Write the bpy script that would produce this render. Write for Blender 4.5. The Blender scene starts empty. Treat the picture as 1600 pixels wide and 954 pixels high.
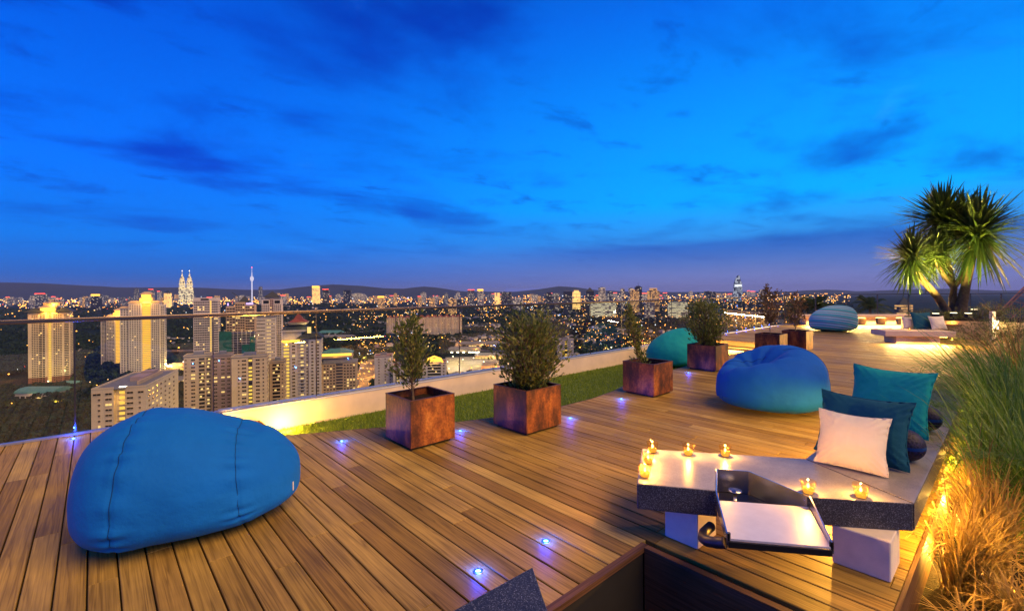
import bpy, bmesh, math, random
import numpy as np
from mathutils import Vector, Matrix, noise as mn

random.seed(7)
rng = np.random.default_rng(11)
SC = bpy.context.scene
COL = SC.collection
R = math.radians

# ------------------------------------------------------------------ camera
FPX, CAMH, YAW, ROLL, HORY = 720.0, 1.75, R(42.25), R(-0.35), 454.5
cam = bpy.data.cameras.new('camera')
cam.sensor_width = 36.0
cam.lens = FPX / 1600 * 36.0
cam.shift_y = -(477 - HORY) / 1600
cam.clip_start = 0.05
cam.clip_end = 60000
camo = bpy.data.objects.new('camera', cam)
COL.objects.link(camo)
camo.matrix_world = (Matrix.Translation((0, 0, CAMH)) @ Matrix.Rotation(-YAW, 4, 'Z')
                     @ Matrix.Rotation(R(90), 4, 'X') @ Matrix.Rotation(ROLL, 4, 'Z'))
SC.camera = camo
SC.render.resolution_x, SC.render.resolution_y = 1024, 610
SC.view_settings.view_transform = 'Standard'
SC.view_settings.look = 'None'
SC.view_settings.exposure = 0.0
SC.view_settings.gamma = 1.0
SC.cycles.use_denoising = True
try:
    SC.cycles.denoiser = 'OPENIMAGEDENOISE'
except Exception:
    pass
SC.cycles.max_bounces = 8
SC.cycles.transparent_max_bounces = 24
SC.cycles.volume_bounces = 0
SC.cycles.caustics_reflective = False
SC.cycles.caustics_refractive = False
SC.cycles.sample_clamp_indirect = 4.0
SC.cycles.use_light_tree = True

# ------------------------------------------------------------------ sky
def make_world():
    w = bpy.data.worlds.new('World')
    SC.world = w
    w.use_nodes = True
    nt = w.node_tree
    N, L = nt.nodes, nt.links
    N.clear()
    out = N.new('ShaderNodeOutputWorld')
    bg = N.new('ShaderNodeBackground')
    tc = N.new('ShaderNodeTexCoord')
    sep = N.new('ShaderNodeSeparateXYZ')
    L.new(tc.outputs['Generated'], sep.inputs[0])

    def ramp(stops):
        r = N.new('ShaderNodeValToRGB')
        el = r.color_ramp.elements
        while len(el) < len(stops):
            el.new(0.5)
        for e, (p, c) in zip(el, stops):
            e.position = p
            e.color = (*c, 1)
        L.new(sep.outputs['Z'], r.inputs[0])
        return r

    def math_(op, a, b=None, clamp=False):
        m = N.new('ShaderNodeMath')
        m.operation = op
        m.use_clamp = clamp
        for i, v in enumerate((a, b)):
            if v is None:
                continue
            if isinstance(v, (int, float)):
                m.inputs[i].default_value = v
            else:
                L.new(v, m.inputs[i])
        return m.outputs[0]

    # dim side (away from the afterglow) and the side of the afterglow
    left = ramp([(0.0, (.045, .085, .32)), (.03, (.015, .115, .48)), (.09, (.001, .170, .74)), (.22, (.0, .155, .88)),
                 (.45, (.0, .085, .66)), (.75, (.001, .022, .20)), (1.0, (.001, .016, .14))])
    right = ramp([(0.0, (.19, .18, .42)), (.04, (.13, .185, .48)), (.10, (.03, .25, .70)), (.17, (.0, .38, 1.0)),
                  (.30, (.001, .30, .95)), (.50, (.001, .15, .78)), (.75, (.001, .035, .27)), (1.0, (.001, .018, .15))])
    az = math_('ADD', math_('MULTIPLY', sep.outputs['X'], .80), math_('MULTIPLY', sep.outputs['Y'], -.45))
    f = N.new('ShaderNodeMapRange')
    f.interpolation_type = 'SMOOTHSTEP'
    f.inputs['From Min'].default_value = -.45
    f.inputs['From Max'].default_value = .75
    L.new(az, f.inputs['Value'])
    base = N.new('ShaderNodeMixRGB')
    L.new(f.outputs[0], base.inputs[0])
    L.new(left.outputs[0], base.inputs[1])
    L.new(right.outputs[0], base.inputs[2])
    # clouds: noise on a plane overhead, so they flatten towards the horizon
    den = math_('ADD', math_('ABSOLUTE', sep.outputs['Z']), .10)
    comb = N.new('ShaderNodeCombineXYZ')
    L.new(math_('DIVIDE', sep.outputs['X'], den), comb.inputs[0])
    L.new(math_('DIVIDE', sep.outputs['Y'], den), comb.inputs[1])
    mp = N.new('ShaderNodeMapping')
    mp.inputs['Rotation'].default_value = (0, 0, R(40))
    mp.inputs['Scale'].default_value = (.75, 1.0, 1)
    mp.inputs['Location'].default_value = (1.2, 4.1, 0)
    L.new(comb.outputs[0], mp.inputs[0])

    def cloud(scale, det, lo, hi, rough=.55, dist=.3):
        n = N.new('ShaderNodeTexNoise')
        n.inputs['Scale'].default_value = scale
        n.inputs['Detail'].default_value = det
        n.inputs['Roughness'].default_value = rough
        n.inputs['Distortion'].default_value = dist
        L.new(mp.outputs[0], n.inputs['Vector'])
        m = N.new('ShaderNodeMapRange')
        m.interpolation_type = 'SMOOTHSTEP'
        m.inputs['From Min'].default_value = lo
        m.inputs['From Max'].default_value = hi
        L.new(n.outputs['Fac'], m.inputs['Value'])
        return m.outputs[0]
    c1 = cloud(1.05, 8, .48, .70)
    c2 = cloud(2.9, 7, .52, .72, .62)
    dark = N.new('ShaderNodeMixRGB')
    dark.blend_type = 'MULTIPLY'
    dark.inputs[2].default_value = (.20, .26, .58, 1)
    fade = N.new('ShaderNodeMapRange')
    fade.interpolation_type = 'SMOOTHSTEP'
    fade.inputs['From Min'].default_value = .03
    fade.inputs['From Max'].default_value = .20
    fade.inputs['To Min'].default_value = .12
    L.new(sep.outputs['Z'], fade.inputs['Value'])
    cm = math_('MAXIMUM', c1, math_('MULTIPLY', c2, .75))
    L.new(math_('MULTIPLY', math_('MULTIPLY', cm, fade.outputs[0]), .90), dark.inputs[0])
    L.new(base.outputs[0], dark.inputs[1])
    # long dark cloud bank low on the right
    nb = N.new('ShaderNodeTexNoise'); nb.inputs['Scale'].default_value = 1.6; nb.inputs['Detail'].default_value = 6
    mb = N.new('ShaderNodeMapping'); mb.inputs['Scale'].default_value = (1.0, 1.0, 9.0)
    L.new(tc.outputs['Generated'], mb.inputs[0]); L.new(mb.outputs[0], nb.inputs['Vector'])
    top = math_('ADD', math_('MULTIPLY', f.outputs[0], .055), math_('ADD', .058, math_('MULTIPLY', math_('SUBTRACT', nb.outputs['Fac'], .5), .05)))
    up = N.new('ShaderNodeMapRange'); up.interpolation_type = 'SMOOTHSTEP'
    up.inputs['From Min'].default_value = .006; up.inputs['From Max'].default_value = -.012
    L.new(math_('SUBTRACT', sep.outputs['Z'], top), up.inputs['Value'])
    lowf = N.new('ShaderNodeMapRange'); lowf.interpolation_type = 'SMOOTHSTEP'
    lowf.inputs['From Min'].default_value = .025; lowf.inputs['From Max'].default_value = .085
    L.new(sep.outputs['Z'], lowf.inputs['Value'])
    rf = N.new('ShaderNodeMapRange'); rf.interpolation_type = 'SMOOTHSTEP'
    rf.inputs['From Min'].default_value = .45; rf.inputs['From Max'].default_value = .85
    L.new(f.outputs[0], rf.inputs['Value'])
    bank = N.new('ShaderNodeMixRGB'); bank.blend_type = 'MULTIPLY'
    bank.inputs[2].default_value = (.50, .55, .78, 1)
    L.new(math_('MULTIPLY', math_('MULTIPLY', up.outputs[0], lowf.outputs[0]), math_('MULTIPLY', rf.outputs[0], .85)), bank.inputs[0])
    L.new(dark.outputs[0], bank.inputs[1])
    dark = bank
    # thin pale wisps
    c3 = cloud(1.1, 8, .60, .86, .65, 1.2)
    wisp = N.new('ShaderNodeMixRGB')
    wisp.blend_type = 'ADD'
    wisp.inputs[2].default_value = (.03, .09, .12, 1)
    L.new(c3, wisp.inputs[0])
    L.new(dark.outputs[0], wisp.inputs[1])
    # below the horizon: dim ground bounce
    below = N.new('ShaderNodeMixRGB')
    below.inputs[2].default_value = (.03, .03, .05, 1)
    L.new(math_('LESS_THAN', sep.outputs['Z'], -.02), below.inputs[0])
    L.new(wisp.outputs[0], below.inputs[1])
    L.new(below.outputs[0], bg.inputs['Color'])
    bg.inputs['Strength'].default_value = 1.2
    L.new(bg.outputs[0], out.inputs['Surface'])
make_world()

# ------------------------------------------------------------------ afterglow: one soft warm sun, low behind the right shoulder
sun = bpy.data.lights.new('afterglow', 'SUN')
sun.energy = 3.7
sun.angle = R(50)
sun.color = (1.0, .60, .20)
suno = bpy.data.objects.new('afterglow', sun)
COL.objects.link(suno)
sd = Vector((.30, -.95, 1.2))       # towards the light
suno.rotation_euler = sd.to_track_quat('Z', 'Y').to_euler()

# ------------------------------------------------------------------ helpers: pixels to places
SY, CYW = math.sin(YAW), math.cos(YAW)
def ray(px, py):
    a, b = px - 800, -(py - HORY)
    x = a * math.cos(ROLL) - b * math.sin(ROLL)
    z = a * math.sin(ROLL) + b * math.cos(ROLL)
    return (x * CYW + FPX * SY, -x * SY + FPX * CYW, z)
def at(px, py, d):
    r = ray(px, py)
    t = d / FPX
    return Vector((r[0] * t, r[1] * t, CAMH + r[2] * t))
def ground(px, py, z=0.0):
    r = ray(px, py)
    t = (z - CAMH) / r[2]
    return Vector((r[0] * t, r[1] * t, z))
def dep(x, y):
    return x * SY + y * CYW
def px_of(x, y):
    return 800 + (x * CYW - y * SY) / dep(x, y) * FPX

# ------------------------------------------------------------------ helpers: materials
MATS = {}
def new_mat(name):
    m = bpy.data.materials.new(name)
    m.use_nodes = True
    nt = m.node_tree
    nt.nodes.clear()
    out = nt.nodes.new('ShaderNodeOutputMaterial')
    MATS[name] = m
    return m, nt.nodes, nt.links, out
def principled(N, L, out, rough=.6, metal=0., spec=.5):
    p = N.new('ShaderNodeBsdfPrincipled')
    p.inputs['Roughness'].default_value = rough
    p.inputs['Metallic'].default_value = metal
    p.inputs['Specular IOR Level'].default_value = spec
    L.new(p.outputs[0], out.inputs['Surface'])
    return p
def noise_node(N, L, scale, detail=4, rough=.55, vec='Object', stretch=None):
    n = N.new('ShaderNodeTexNoise')
    n.inputs['Scale'].default_value = scale
    n.inputs['Detail'].default_value = detail
    n.inputs['Roughness'].default_value = rough
    if vec == 'World':
        g = N.new('ShaderNodeNewGeometry').outputs['Position']
    else:
        g = N.new('ShaderNodeTexCoord').outputs[vec]
    if stretch:
        mp = N.new('ShaderNodeMapping')
        mp.inputs['Scale'].default_value = stretch
        L.new(g, mp.inputs[0])
        g = mp.outputs[0]
    L.new(g, n.inputs['Vector'])
    return n.outputs['Fac']
def cramp(N, L, fac, stops):
    r = N.new('ShaderNodeValToRGB')
    el = r.color_ramp.elements
    while len(el) < len(stops):
        el.new(.5)
    for e, (p, c) in zip(el, stops):
        e.position = p
        e.color = (*c, 1)
    L.new(fac, r.inputs[0])
    return r.outputs[0]
def bump(N, L, p, fac, strength=.3, dist=.01):
    b = N.new('ShaderNodeBump')
    b.inputs['Strength'].default_value = strength
    b.inputs['Distance'].default_value = dist
    L.new(fac, b.inputs['Height'])
    L.new(b.outputs[0], p.inputs['Normal'])
def plain(name, c, rough=.6, metal=0., var=.25, scale=6., bumps=0., bscale=80., spec=.5, vec='Object', bdist=.01):
    m, N, L, out = new_mat(name)
    p = principled(N, L, out, rough, metal, spec)
    f = noise_node(N, L, scale, 5, .6, vec)
    lo = tuple(v * (1 - var) for v in c)
    hi = tuple(min(1, v * (1 + var)) for v in c)
    L.new(cramp(N, L, f, [(.3, lo), (.7, hi)]), p.inputs['Base Color'])
    if bumps:
        bump(N, L, p, noise_node(N, L, bscale, 3, .5, vec), bumps, bdist)
    return m
def glow(name, c, s, sampling=False):
    m, N, L, out = new_mat(name)
    e = N.new('ShaderNodeEmission')
    e.inputs['Color'].default_value = (*c, 1)
    e.inputs['Strength'].default_value = s
    L.new(e.outputs[0], out.inputs['Surface'])
    if not sampling:
        m.cycles.emission_sampling = 'NONE'
    return m

def wood_mat(name, stops, axis='Y', rough=.52):
    m, N, L, out = new_mat(name)
    p = principled(N, L, out, rough, 0, .2)
    oi = N.new('ShaderNodeObjectInfo').outputs['Random']
    geo = N.new('ShaderNodeNewGeometry')
    isl = geo.outputs['Random Per Island']
    add = N.new('ShaderNodeMath'); add.operation = 'ADD'
    L.new(oi, add.inputs[0]); L.new(isl, add.inputs[1])
    fr = N.new('ShaderNodeMath'); fr.operation = 'FRACT'
    L.new(add.outputs[0], fr.inputs[0])
    rnd = fr.outputs[0]
    # grain: position shifted by the board's own number
    off = N.new('ShaderNodeVectorMath'); off.operation = 'SCALE'
    off.inputs[0].default_value = (17.3, 31.7, 9.1)
    L.new(rnd, off.inputs['Scale'])
    ad = N.new('ShaderNodeVectorMath'); ad.operation = 'ADD'
    L.new(geo.outputs['Position'], ad.inputs[0]); L.new(off.outputs[0], ad.inputs[1])
    mp = N.new('ShaderNodeMapping')
    st = {'Y': (16, .42, 16), 'X': (.42, 16, 16), 'Z': (16, 16, .42)}[axis]
    mp.inputs['Scale'].default_value = st
    L.new(ad.outputs[0], mp.inputs[0])
    n1 = N.new('ShaderNodeTexNoise')
    n1.inputs['Scale'].default_value = 1.0; n1.inputs['Detail'].default_value = 2.5; n1.inputs['Distortion'].default_value = .7
    L.new(mp.outputs[0], n1.inputs['Vector'])
    wv = N.new('ShaderNodeMath'); wv.operation = 'MULTIPLY'; wv.inputs[1].default_value = 9.0
    L.new(n1.outputs['Fac'], wv.inputs[0])
    sn = N.new('ShaderNodeMath'); sn.operation = 'PINGPONG'; sn.inputs[1].default_value = 1.0
    L.new(wv.outputs[0], sn.inputs[0])
    n2 = N.new('ShaderNodeTexNoise')
    n2.inputs['Scale'].default_value = 7.0; n2.inputs['Detail'].default_value = 4
    L.new(mp.outputs[0], n2.inputs['Vector'])
    n3 = N.new('ShaderNodeTexNoise')
    n3.inputs['Scale'].default_value = 1.6; n3.inputs['Detail'].default_value = 5
    L.new(geo.outputs['Position'], n3.inputs['Vector'])
    tone = cramp(N, L, rnd, stops)
    gr = cramp(N, L, sn.outputs[0], [(0, (.62, .60, .57)), (.30, (.94, .94, .94)), (1, (1.10, 1.10, 1.08))])
    fi = cramp(N, L, n2.outputs['Fac'], [(.3, (.70, .70, .70)), (.7, (1.12, 1.12, 1.12))])
    wr = cramp(N, L, n3.outputs['Fac'], [(.3, (.72, .72, .75)), (.65, (1.08, 1.08, 1.06))])
    last = tone
    for c in (gr, fi, wr):
        mx = N.new('ShaderNodeMixRGB'); mx.blend_type = 'MULTIPLY'; mx.inputs[0].default_value = 1
        L.new(last, mx.inputs[1]); L.new(c, mx.inputs[2])
        last = mx.outputs[0]
    L.new(last, p.inputs['Base Color'])
    rr = N.new('ShaderNodeMapRange')
    rr.inputs['To Min'].default_value = rough - .10; rr.inputs['To Max'].default_value = rough + .22
    L.new(n3.outputs['Fac'], rr.inputs['Value'])
    L.new(rr.outputs[0], p.inputs['Roughness'])
    bump(N, L, p, n2.outputs['Fac'], .25, .004)
    return m
wood_mat('deck_wood', [(0, (.28, .165, .034)), (.25, (.42, .265, .054)), (.5, (.49, .315, .076)), (.75, (.34, .198, .040)), (1, (.58, .395, .102))])
wood_mat('dark_wood', [(0, (.13, .06, .03)), (1, (.20, .10, .05))], 'X', .5)
wood_mat('dark_wood_y', [(0, (.13, .06, .03)), (1, (.20, .10, .05))], 'Y', .5)
plain('black_gap_shade', (.012, .010, .008), .9)  # dark deck base; on the pit lining it stands in for shade

def corten():
    m, N, L, out = new_mat('corten_steel')
    p = principled(N, L, out, .55, .25, .5)
    a = noise_node(N, L, 5, 8, .65, 'World', (1, 1, .45))
    b = noise_node(N, L, 38, 6, .7, 'World')
    c1 = cramp(N, L, a, [(.32, (.028, .010, .011)), (.45, (.11, .028, .013)), (.55, (.28, .080, .020)), (.64, (.44, .15, .028)), (.76, (.60, .27, .06))])
    c2 = cramp(N, L, b, [(.35, (.55, .5, .5)), (.6, (1.1, 1.1, 1.1))])
    mx = N.new('ShaderNodeMixRGB'); mx.blend_type = 'MULTIPLY'; mx.inputs[0].default_value = 1
    L.new(c1, mx.inputs[1]); L.new(c2, mx.inputs[2])
    L.new(mx.outputs[0], p.inputs['Base Color'])
    bump(N, L, p, b, .25, .003)
corten()
plain('corten_rim', (.12, .045, .025), .6, .3, .4, 20)
plain('soil', (.022, .015, .010), .95, 0, .5, 30, .8, 60, .2, bdist=.02)

def fabric(name, c, sheen=.12, var=.10):
    m, N, L, out = new_mat(name)
    p = principled(N, L, out, .8, 0, .2)
    f = noise_node(N, L, 2.2, 5, .6)
    L.new(cramp(N, L, f, [(.3, tuple(v * (1 - var) for v in c)), (.7, tuple(v * (1 + var) for v in c))]), p.inputs['Base Color'])
    p.inputs['Sheen Weight'].default_value = sheen
    p.inputs['Sheen Roughness'].default_value = .4
    p.inputs['Sheen Tint'].default_value = (*[min(1, v + .3) for v in c], 1)
    b1 = N.new('ShaderNodeBump'); b1.inputs['Strength'].default_value = .22; b1.inputs['Distance'].default_value = .002
    L.new(noise_node(N, L, 420, 2, .5), b1.inputs['Height'])
    b2 = N.new('ShaderNodeBump'); b2.inputs['Strength'].default_value = .6; b2.inputs['Distance'].default_value = .03
    L.new(noise_node(N, L, 5.5, 6, .55), b2.inputs['Height'])
    L.new(b2.outputs[0], b1.inputs['Normal']); L.new(b1.outputs[0], p.inputs['Normal'])
    return m
fabric('blue_fabric', (.002, .148, .54))
fabric('royal_fabric', (.002, .105, .50))
fabric('teal_fabric', (.006, .34, .33))
fabric('petrol_fabric', (.006, .085, .14))
fabric('white_fabric', (.85, .76, .58))
fabric('navy_seam', (.003, .04, .18), .1)

def striped():
    m, N, L, out = new_mat('striped_fabric')
    p = principled(N, L, out, .75, 0, .3)
    tc = N.new('ShaderNodeTexCoord')
    sp = N.new('ShaderNodeSeparateXYZ')
    mp = N.new('ShaderNodeMapping'); mp.inputs['Rotation'].default_value = (R(5), R(-10), 0)
    L.new(tc.outputs['Object'], mp.inputs[0]); L.new(mp.outputs[0], sp.inputs[0])
    mu = N.new('ShaderNodeMath'); mu.operation = 'MULTIPLY'; mu.inputs[1].default_value = 3.6
    L.new(sp.outputs['Z'], mu.inputs[0])
    fr = N.new('ShaderNodeMath'); fr.operation = 'FRACT'; L.new(mu.outputs[0], fr.inputs[0])
    c = cramp(N, L, fr.outputs[0], [(0, (.10, .55, .52)), (.22, (.78, .85, .78)), (.34, (.03, .10, .20)), (.39, (.16, .66, .60)), (.56, (.85, .88, .80)),
                                    (.68, (.08, .42, .46)), (.80, (.40, .30, .20)), (.84, (.20, .62, .58))])
    c.node.color_ramp.interpolation = 'CONSTANT'
    L.new(c, p.inputs['Base Color'])
    bump(N, L, p, noise_node(N, L, 300, 2), .2, .002)
striped()

def patterned():
    m, N, L, out = new_mat('navy_pattern')
    p = principled(N, L, out, .6, 0, .4)
    v = N.new('ShaderNodeTexVoronoi'); v.inputs['Scale'].default_value = 34; v.feature = 'DISTANCE_TO_EDGE'
    L.new(N.new('ShaderNodeTexCoord').outputs['Object'], v.inputs['Vector'])
    L.new(cramp(N, L, v.outputs['Distance'], [(.0, (.018, .012, .07)), (.12, (.003, .004, .022))]), p.inputs['Base Color'])
    bump(N, L, p, v.outputs['Distance'], .6, .008)
patterned()

def terrazzo(name, base, chips, rough, scale=190, lo=.0, hi=.35):
    m, N, L, out = new_mat(name)
    p = principled(N, L, out, rough, 0, .5)
    v = N.new('ShaderNodeTexVoronoi'); v.inputs['Scale'].default_value = scale
    L.new(N.new('ShaderNodeTexCoord').outputs['Object'], v.inputs['Vector'])
    sp = N.new('ShaderNodeSeparateColor'); L.new(v.outputs['Color'], sp.inputs[0])
    c = cramp(N, L, sp.outputs[0], [(0, base), (.55, tuple(x * 1.15 for x in base)), (.8, chips[0]), (1, chips[1])])
    f = noise_node(N, L, 3.5, 7, .62)
    g = cramp(N, L, f, [(.3, (.66, .66, .66)), (.7, (1.15, 1.15, 1.15))])
    mx = N.new('ShaderNodeMixRGB'); mx.blend_type = 'MULTIPLY'; mx.inputs[0].default_value = 1
    L.new(c, mx.inputs[1]); L.new(g, mx.inputs[2]); L.new(mx.outputs[0], p.inputs['Base Color'])
    bump(N, L, p, v.outputs['Distance'], .12, .002)
terrazzo('bench_top', (.27, .25, .25), ((.36, .33, .32), (.20, .19, .19)), .34)
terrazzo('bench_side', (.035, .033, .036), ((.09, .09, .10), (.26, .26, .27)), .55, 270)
terrazzo('granite', (.018, .019, .024), ((.05, .055, .07), (.22, .23, .26)), .4, 260)
plain('plaster_white', (.80, .70, .58), .8, 0, .12, 5, .5, 160, .3, bdist=.004)
plain('wall_cream', (.82, .65, .44), .75, 0, .10, 2.2, .15, 60, .3)
plain('wall_cap', (.55, .56, .60), .5, 0, .08, 4)
plain('steel', (.62, .60, .60), .26, 1., .06, 14, .05, 300)
plain('steel_white', (.86, .80, .74), .40, .35, .05, 14, .04, 300)
plain('rail_steel', (.13, .125, .13), .28, 1., .08, 10)
plain('rail_polished', (.26, .20, .15), .24, 1., .06, 10)
plain('aluminium', (.55, .57, .62), .35, .9, .06, 8)
plain('black_metal', (.012, .012, .014), .4, .4, .2)
plain('black_rubber', (.018, .018, .022), .45, 0, .2)
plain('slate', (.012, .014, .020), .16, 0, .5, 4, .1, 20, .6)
plain('candle_wax', (.85, .72, .50), .5)
plain('bark', (.16, .11, .065), .85, 0, .35, 20, .8, 40, .2, bdist=.02)
plain('palm_bark', (.12, .08, .045), .85, 0, .35, 9, .9, 14, .2, bdist=.03)

def leaf_mat(name, c1, c2, trans=.25, rough=.5):
    m, N, L, out = new_mat(name)
    p = N.new('ShaderNodeBsdfPrincipled')
    p.inputs['Roughness'].default_value = rough
    geo = N.new('ShaderNodeNewGeometry')
    c = cramp(N, L, geo.outputs['Random Per Island'], [(0, c1), (1, c2)])
    L.new(c, p.inputs['Base Color'])
    t = N.new('ShaderNodeBsdfTranslucent')
    L.new(c, t.inputs[0])
    mx = N.new('ShaderNodeMixShader'); mx.inputs[0].default_value = trans
    L.new(p.outputs[0], mx.inputs[1]); L.new(t.outputs[0], mx.inputs[2])
    L.new(mx.outputs[0], out.inputs['Surface'])
    return m
leaf_mat('shrub_leaf', (.06, .12, .018), (.30, .30, .065), .35)
leaf_mat('autumn_leaf', (.12, .07, .02), (.24, .14, .05))
leaf_mat('lawn_blade', (.15, .26, .014), (.32, .42, .04), .3)
plain('lawn_base', (.07, .13, .012), .9, 0, .3, 12)
leaf_mat('reed_green', (.05, .16, .016), (.19, .30, .045), .4)
leaf_mat('reed_dry', (.16, .095, .025), (.42, .29, .09), .3)
leaf_mat('palm_leaf', (.022, .055, .010), (.085, .125, .022), .3, .4)
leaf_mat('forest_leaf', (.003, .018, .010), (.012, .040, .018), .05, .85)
leaf_mat('bed_leaf', (.06, .10, .02), (.16, .15, .05), .25)

def glass_mat(name, tint, f0=.04, rough=0.0):
    m, N, L, out = new_mat(name)
    t = N.new('ShaderNodeBsdfTransparent'); t.inputs[0].default_value = (*tint, 1)
    g = N.new('ShaderNodeBsdfGlossy'); g.inputs['Roughness'].default_value = rough
    geo = N.new('ShaderNodeNewGeometry')
    dt = N.new('ShaderNodeVectorMath'); dt.operation = 'DOT_PRODUCT'
    L.new(geo.outputs['Incoming'], dt.inputs[0]); L.new(geo.outputs['Normal'], dt.inputs[1])
    last = dt.outputs['Value']
    for op, v, sw in (('ABSOLUTE', None, 0), ('SUBTRACT', 1.0, 1), ('POWER', 5.0, 0), ('MULTIPLY', 1 - f0, 0), ('ADD', f0, 0)):
        n = N.new('ShaderNodeMath'); n.operation = op; n.use_clamp = op != 'ABSOLUTE'
        L.new(last, n.inputs[1 if sw else 0])
        if v is not None: n.inputs[0 if sw else 1].default_value = v
        last = n.outputs[0]
    mx = N.new('ShaderNodeMixShader')
    L.new(last, mx.inputs[0]); L.new(t.outputs[0], mx.inputs[1]); L.new(g.outputs[0], mx.inputs[2])
    L.new(mx.outputs[0], out.inputs['Surface'])
    return m
glass_mat('clear_glass', (.925, .95, .94), .06)
def cup_mat():
    m = glass_mat('cup_glass', (1.0, .88, .58), .05)
    N, L = m.node_tree.nodes, m.node_tree.links
    out = [n for n in N if n.type == 'OUTPUT_MATERIAL'][0]
    src = out.inputs['Surface'].links[0].from_socket
    t = N.new('ShaderNodeBsdfTranslucent'); t.inputs[0].default_value = (1, .50, .12, 1)
    mx = N.new('ShaderNodeMixShader'); mx.inputs[0].default_value = .026
    L.new(src, mx.inputs[1]); L.new(t.outputs[0], mx.inputs[2]); L.new(mx.outputs[0], out.inputs['Surface'])
cup_mat()

glow('warm_strip', (1, .60, .12), 14)
glow('flame', (1, .74, .34), 5)
glow('wax_glow', (1, .42, .06), 1.2)
glow('blue_halo', (.01, .05, 1.0), 3.5)
glow('blue_led_core', (.22, .62, 1.0), 6)
glow('lamp_white', (1, .86, .50), 6)
glow('lit_yellow', (1, .58, .09), 1.5)
glow('lit_warm', (1, .64, .20), 1.6)
glow('lit_core', (1, .48, .05), 1.7)
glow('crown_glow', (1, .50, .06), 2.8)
glow('sodium', (1, .36, .04), 9)
glow('lamp_pale', (1, .82, .55), 7)
glow('lamp_red', (1, .06, .03), 6)
glow('lamp_blue', (.06, .20, 1), 7)
glow('lamp_green', (.1, 1, .45), 4)
glow('lilac_light', (.65, .45, 1.0), 1.6)
glow('lit_white', (.9, .95, 1.0), 1.2)
glow('pink_neon', (1, .16, .5), 5)
plain('facade_cream', (.70, .54, .33), .8, 0, .10, .15)
plain('facade_white', (.66, .585, .48), .8, 0, .10, .15)
plain('facade_pink', (.42, .30, .24), .8, 0, .10, .15)
plain('facade_brick', (.26, .10, .06), .8, 0, .2, .3)
plain('facade_tan', (.55, .39, .22), .8, 0, .12, .15)
plain('facade_grey', (.22, .22, .23), .8, 0, .12, .15)
plain('facade_dark', (.05, .05, .06), .5, 0, .2, .15)
plain('roof_grey', (.20, .20, .21), .85, 0, .2, .3)
plain('roof_dark', (.035, .042, .045), .7, 0, .2, .3)
plain('roof_red', (.28, .06, .045), .8, 0, .2, .3)
plain('roof_teal', (.09, .26, .23), .6, 0, .15, .3)
plain('net_green', (.010, .13, .085), .8, 0, .35, .25)
plain('window_dark', (.018, .020, .024), .12, 0, .3, .3)
plain('paving', (.26, .22, .17), .85, 0, .25, .05)
plain('asphalt', (.10, .09, .08), .8, 0, .2, .1)
plain('concrete_pale', (.40, .37, .33), .85, 0, .15, .1)

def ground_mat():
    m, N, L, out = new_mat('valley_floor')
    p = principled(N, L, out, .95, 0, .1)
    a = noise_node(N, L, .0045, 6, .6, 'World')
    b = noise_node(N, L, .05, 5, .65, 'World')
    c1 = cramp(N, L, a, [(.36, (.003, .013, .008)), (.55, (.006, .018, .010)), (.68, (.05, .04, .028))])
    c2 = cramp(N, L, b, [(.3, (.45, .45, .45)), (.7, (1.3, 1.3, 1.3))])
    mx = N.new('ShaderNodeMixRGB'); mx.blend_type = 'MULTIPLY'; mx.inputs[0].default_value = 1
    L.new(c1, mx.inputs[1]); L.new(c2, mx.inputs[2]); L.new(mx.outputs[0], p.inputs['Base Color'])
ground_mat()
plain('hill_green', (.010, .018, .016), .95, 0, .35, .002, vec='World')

def far_facade(name, c, wins, fx=.30, fz=.30, lit=.55, strength=1.6):
    """a far tower's skin: wall colour with rows of windows too small to tell apart, some of them lit"""
    m, N, L, out = new_mat(name)
    p = principled(N, L, out, .6, 0, .4)
    tc = N.new('ShaderNodeTexCoord').outputs['Object']
    mp = N.new('ShaderNodeMapping'); mp.inputs['Scale'].default_value = (fx, fx, fz)
    L.new(tc, mp.inputs[0])
    fl = N.new('ShaderNodeVectorMath'); fl.operation = 'FLOOR'; L.new(mp.outputs[0], fl.inputs[0])
    wn = N.new('ShaderNodeTexWhiteNoise'); L.new(fl.outputs[0], wn.inputs[0])
    fr = N.new('ShaderNodeVectorMath'); fr.operation = 'FRACTION'; L.new(mp.outputs[0], fr.inputs[0])
    sp = N.new('ShaderNodeSeparateXYZ'); L.new(fr.outputs[0], sp.inputs[0])
    g = N.new('ShaderNodeMath'); g.operation = 'GREATER_THAN'; g.inputs[1].default_value = .5
    L.new(sp.outputs[2], g.inputs[0])
    on = N.new('ShaderNodeMath'); on.operation = 'GREATER_THAN'; on.inputs[1].default_value = lit
    L.new(wn.outputs[0], on.inputs[0])
    mu = N.new('ShaderNodeMath'); mu.operation = 'MULTIPLY'
    L.new(g.outputs[0], mu.inputs[0]); L.new(on.outputs[0], mu.inputs[1])
    cc = N.new('ShaderNodeMixRGB'); cc.inputs[1].default_value = (*c, 1); cc.inputs[2].default_value = (.02, .02, .03, 1)
    L.new(g.outputs[0], cc.inputs[0]); L.new(cc.outputs[0], p.inputs['Base Color'])
    p.inputs['Emission Color'].default_value = (*wins, 1)
    ms = N.new('ShaderNodeMath'); ms.operation = 'MULTIPLY'; ms.inputs[1].default_value = strength
    L.new(mu.outputs[0], ms.inputs[0]); L.new(ms.outputs[0], p.inputs['Emission Strength'])
    m.cycles.emission_sampling = 'NONE'
    return m
far_facade('far_pale', (.36, .33, .34), (1, .72, .42), .12, .12, .66, 1.0)
far_facade('far_grey', (.16, .17, .20), (1, .80, .55), .12, .12, .80, .8)
far_facade('far_warm', (.40, .26, .14), (1, .50, .14), .12, .12, .45, 1.2)
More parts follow.
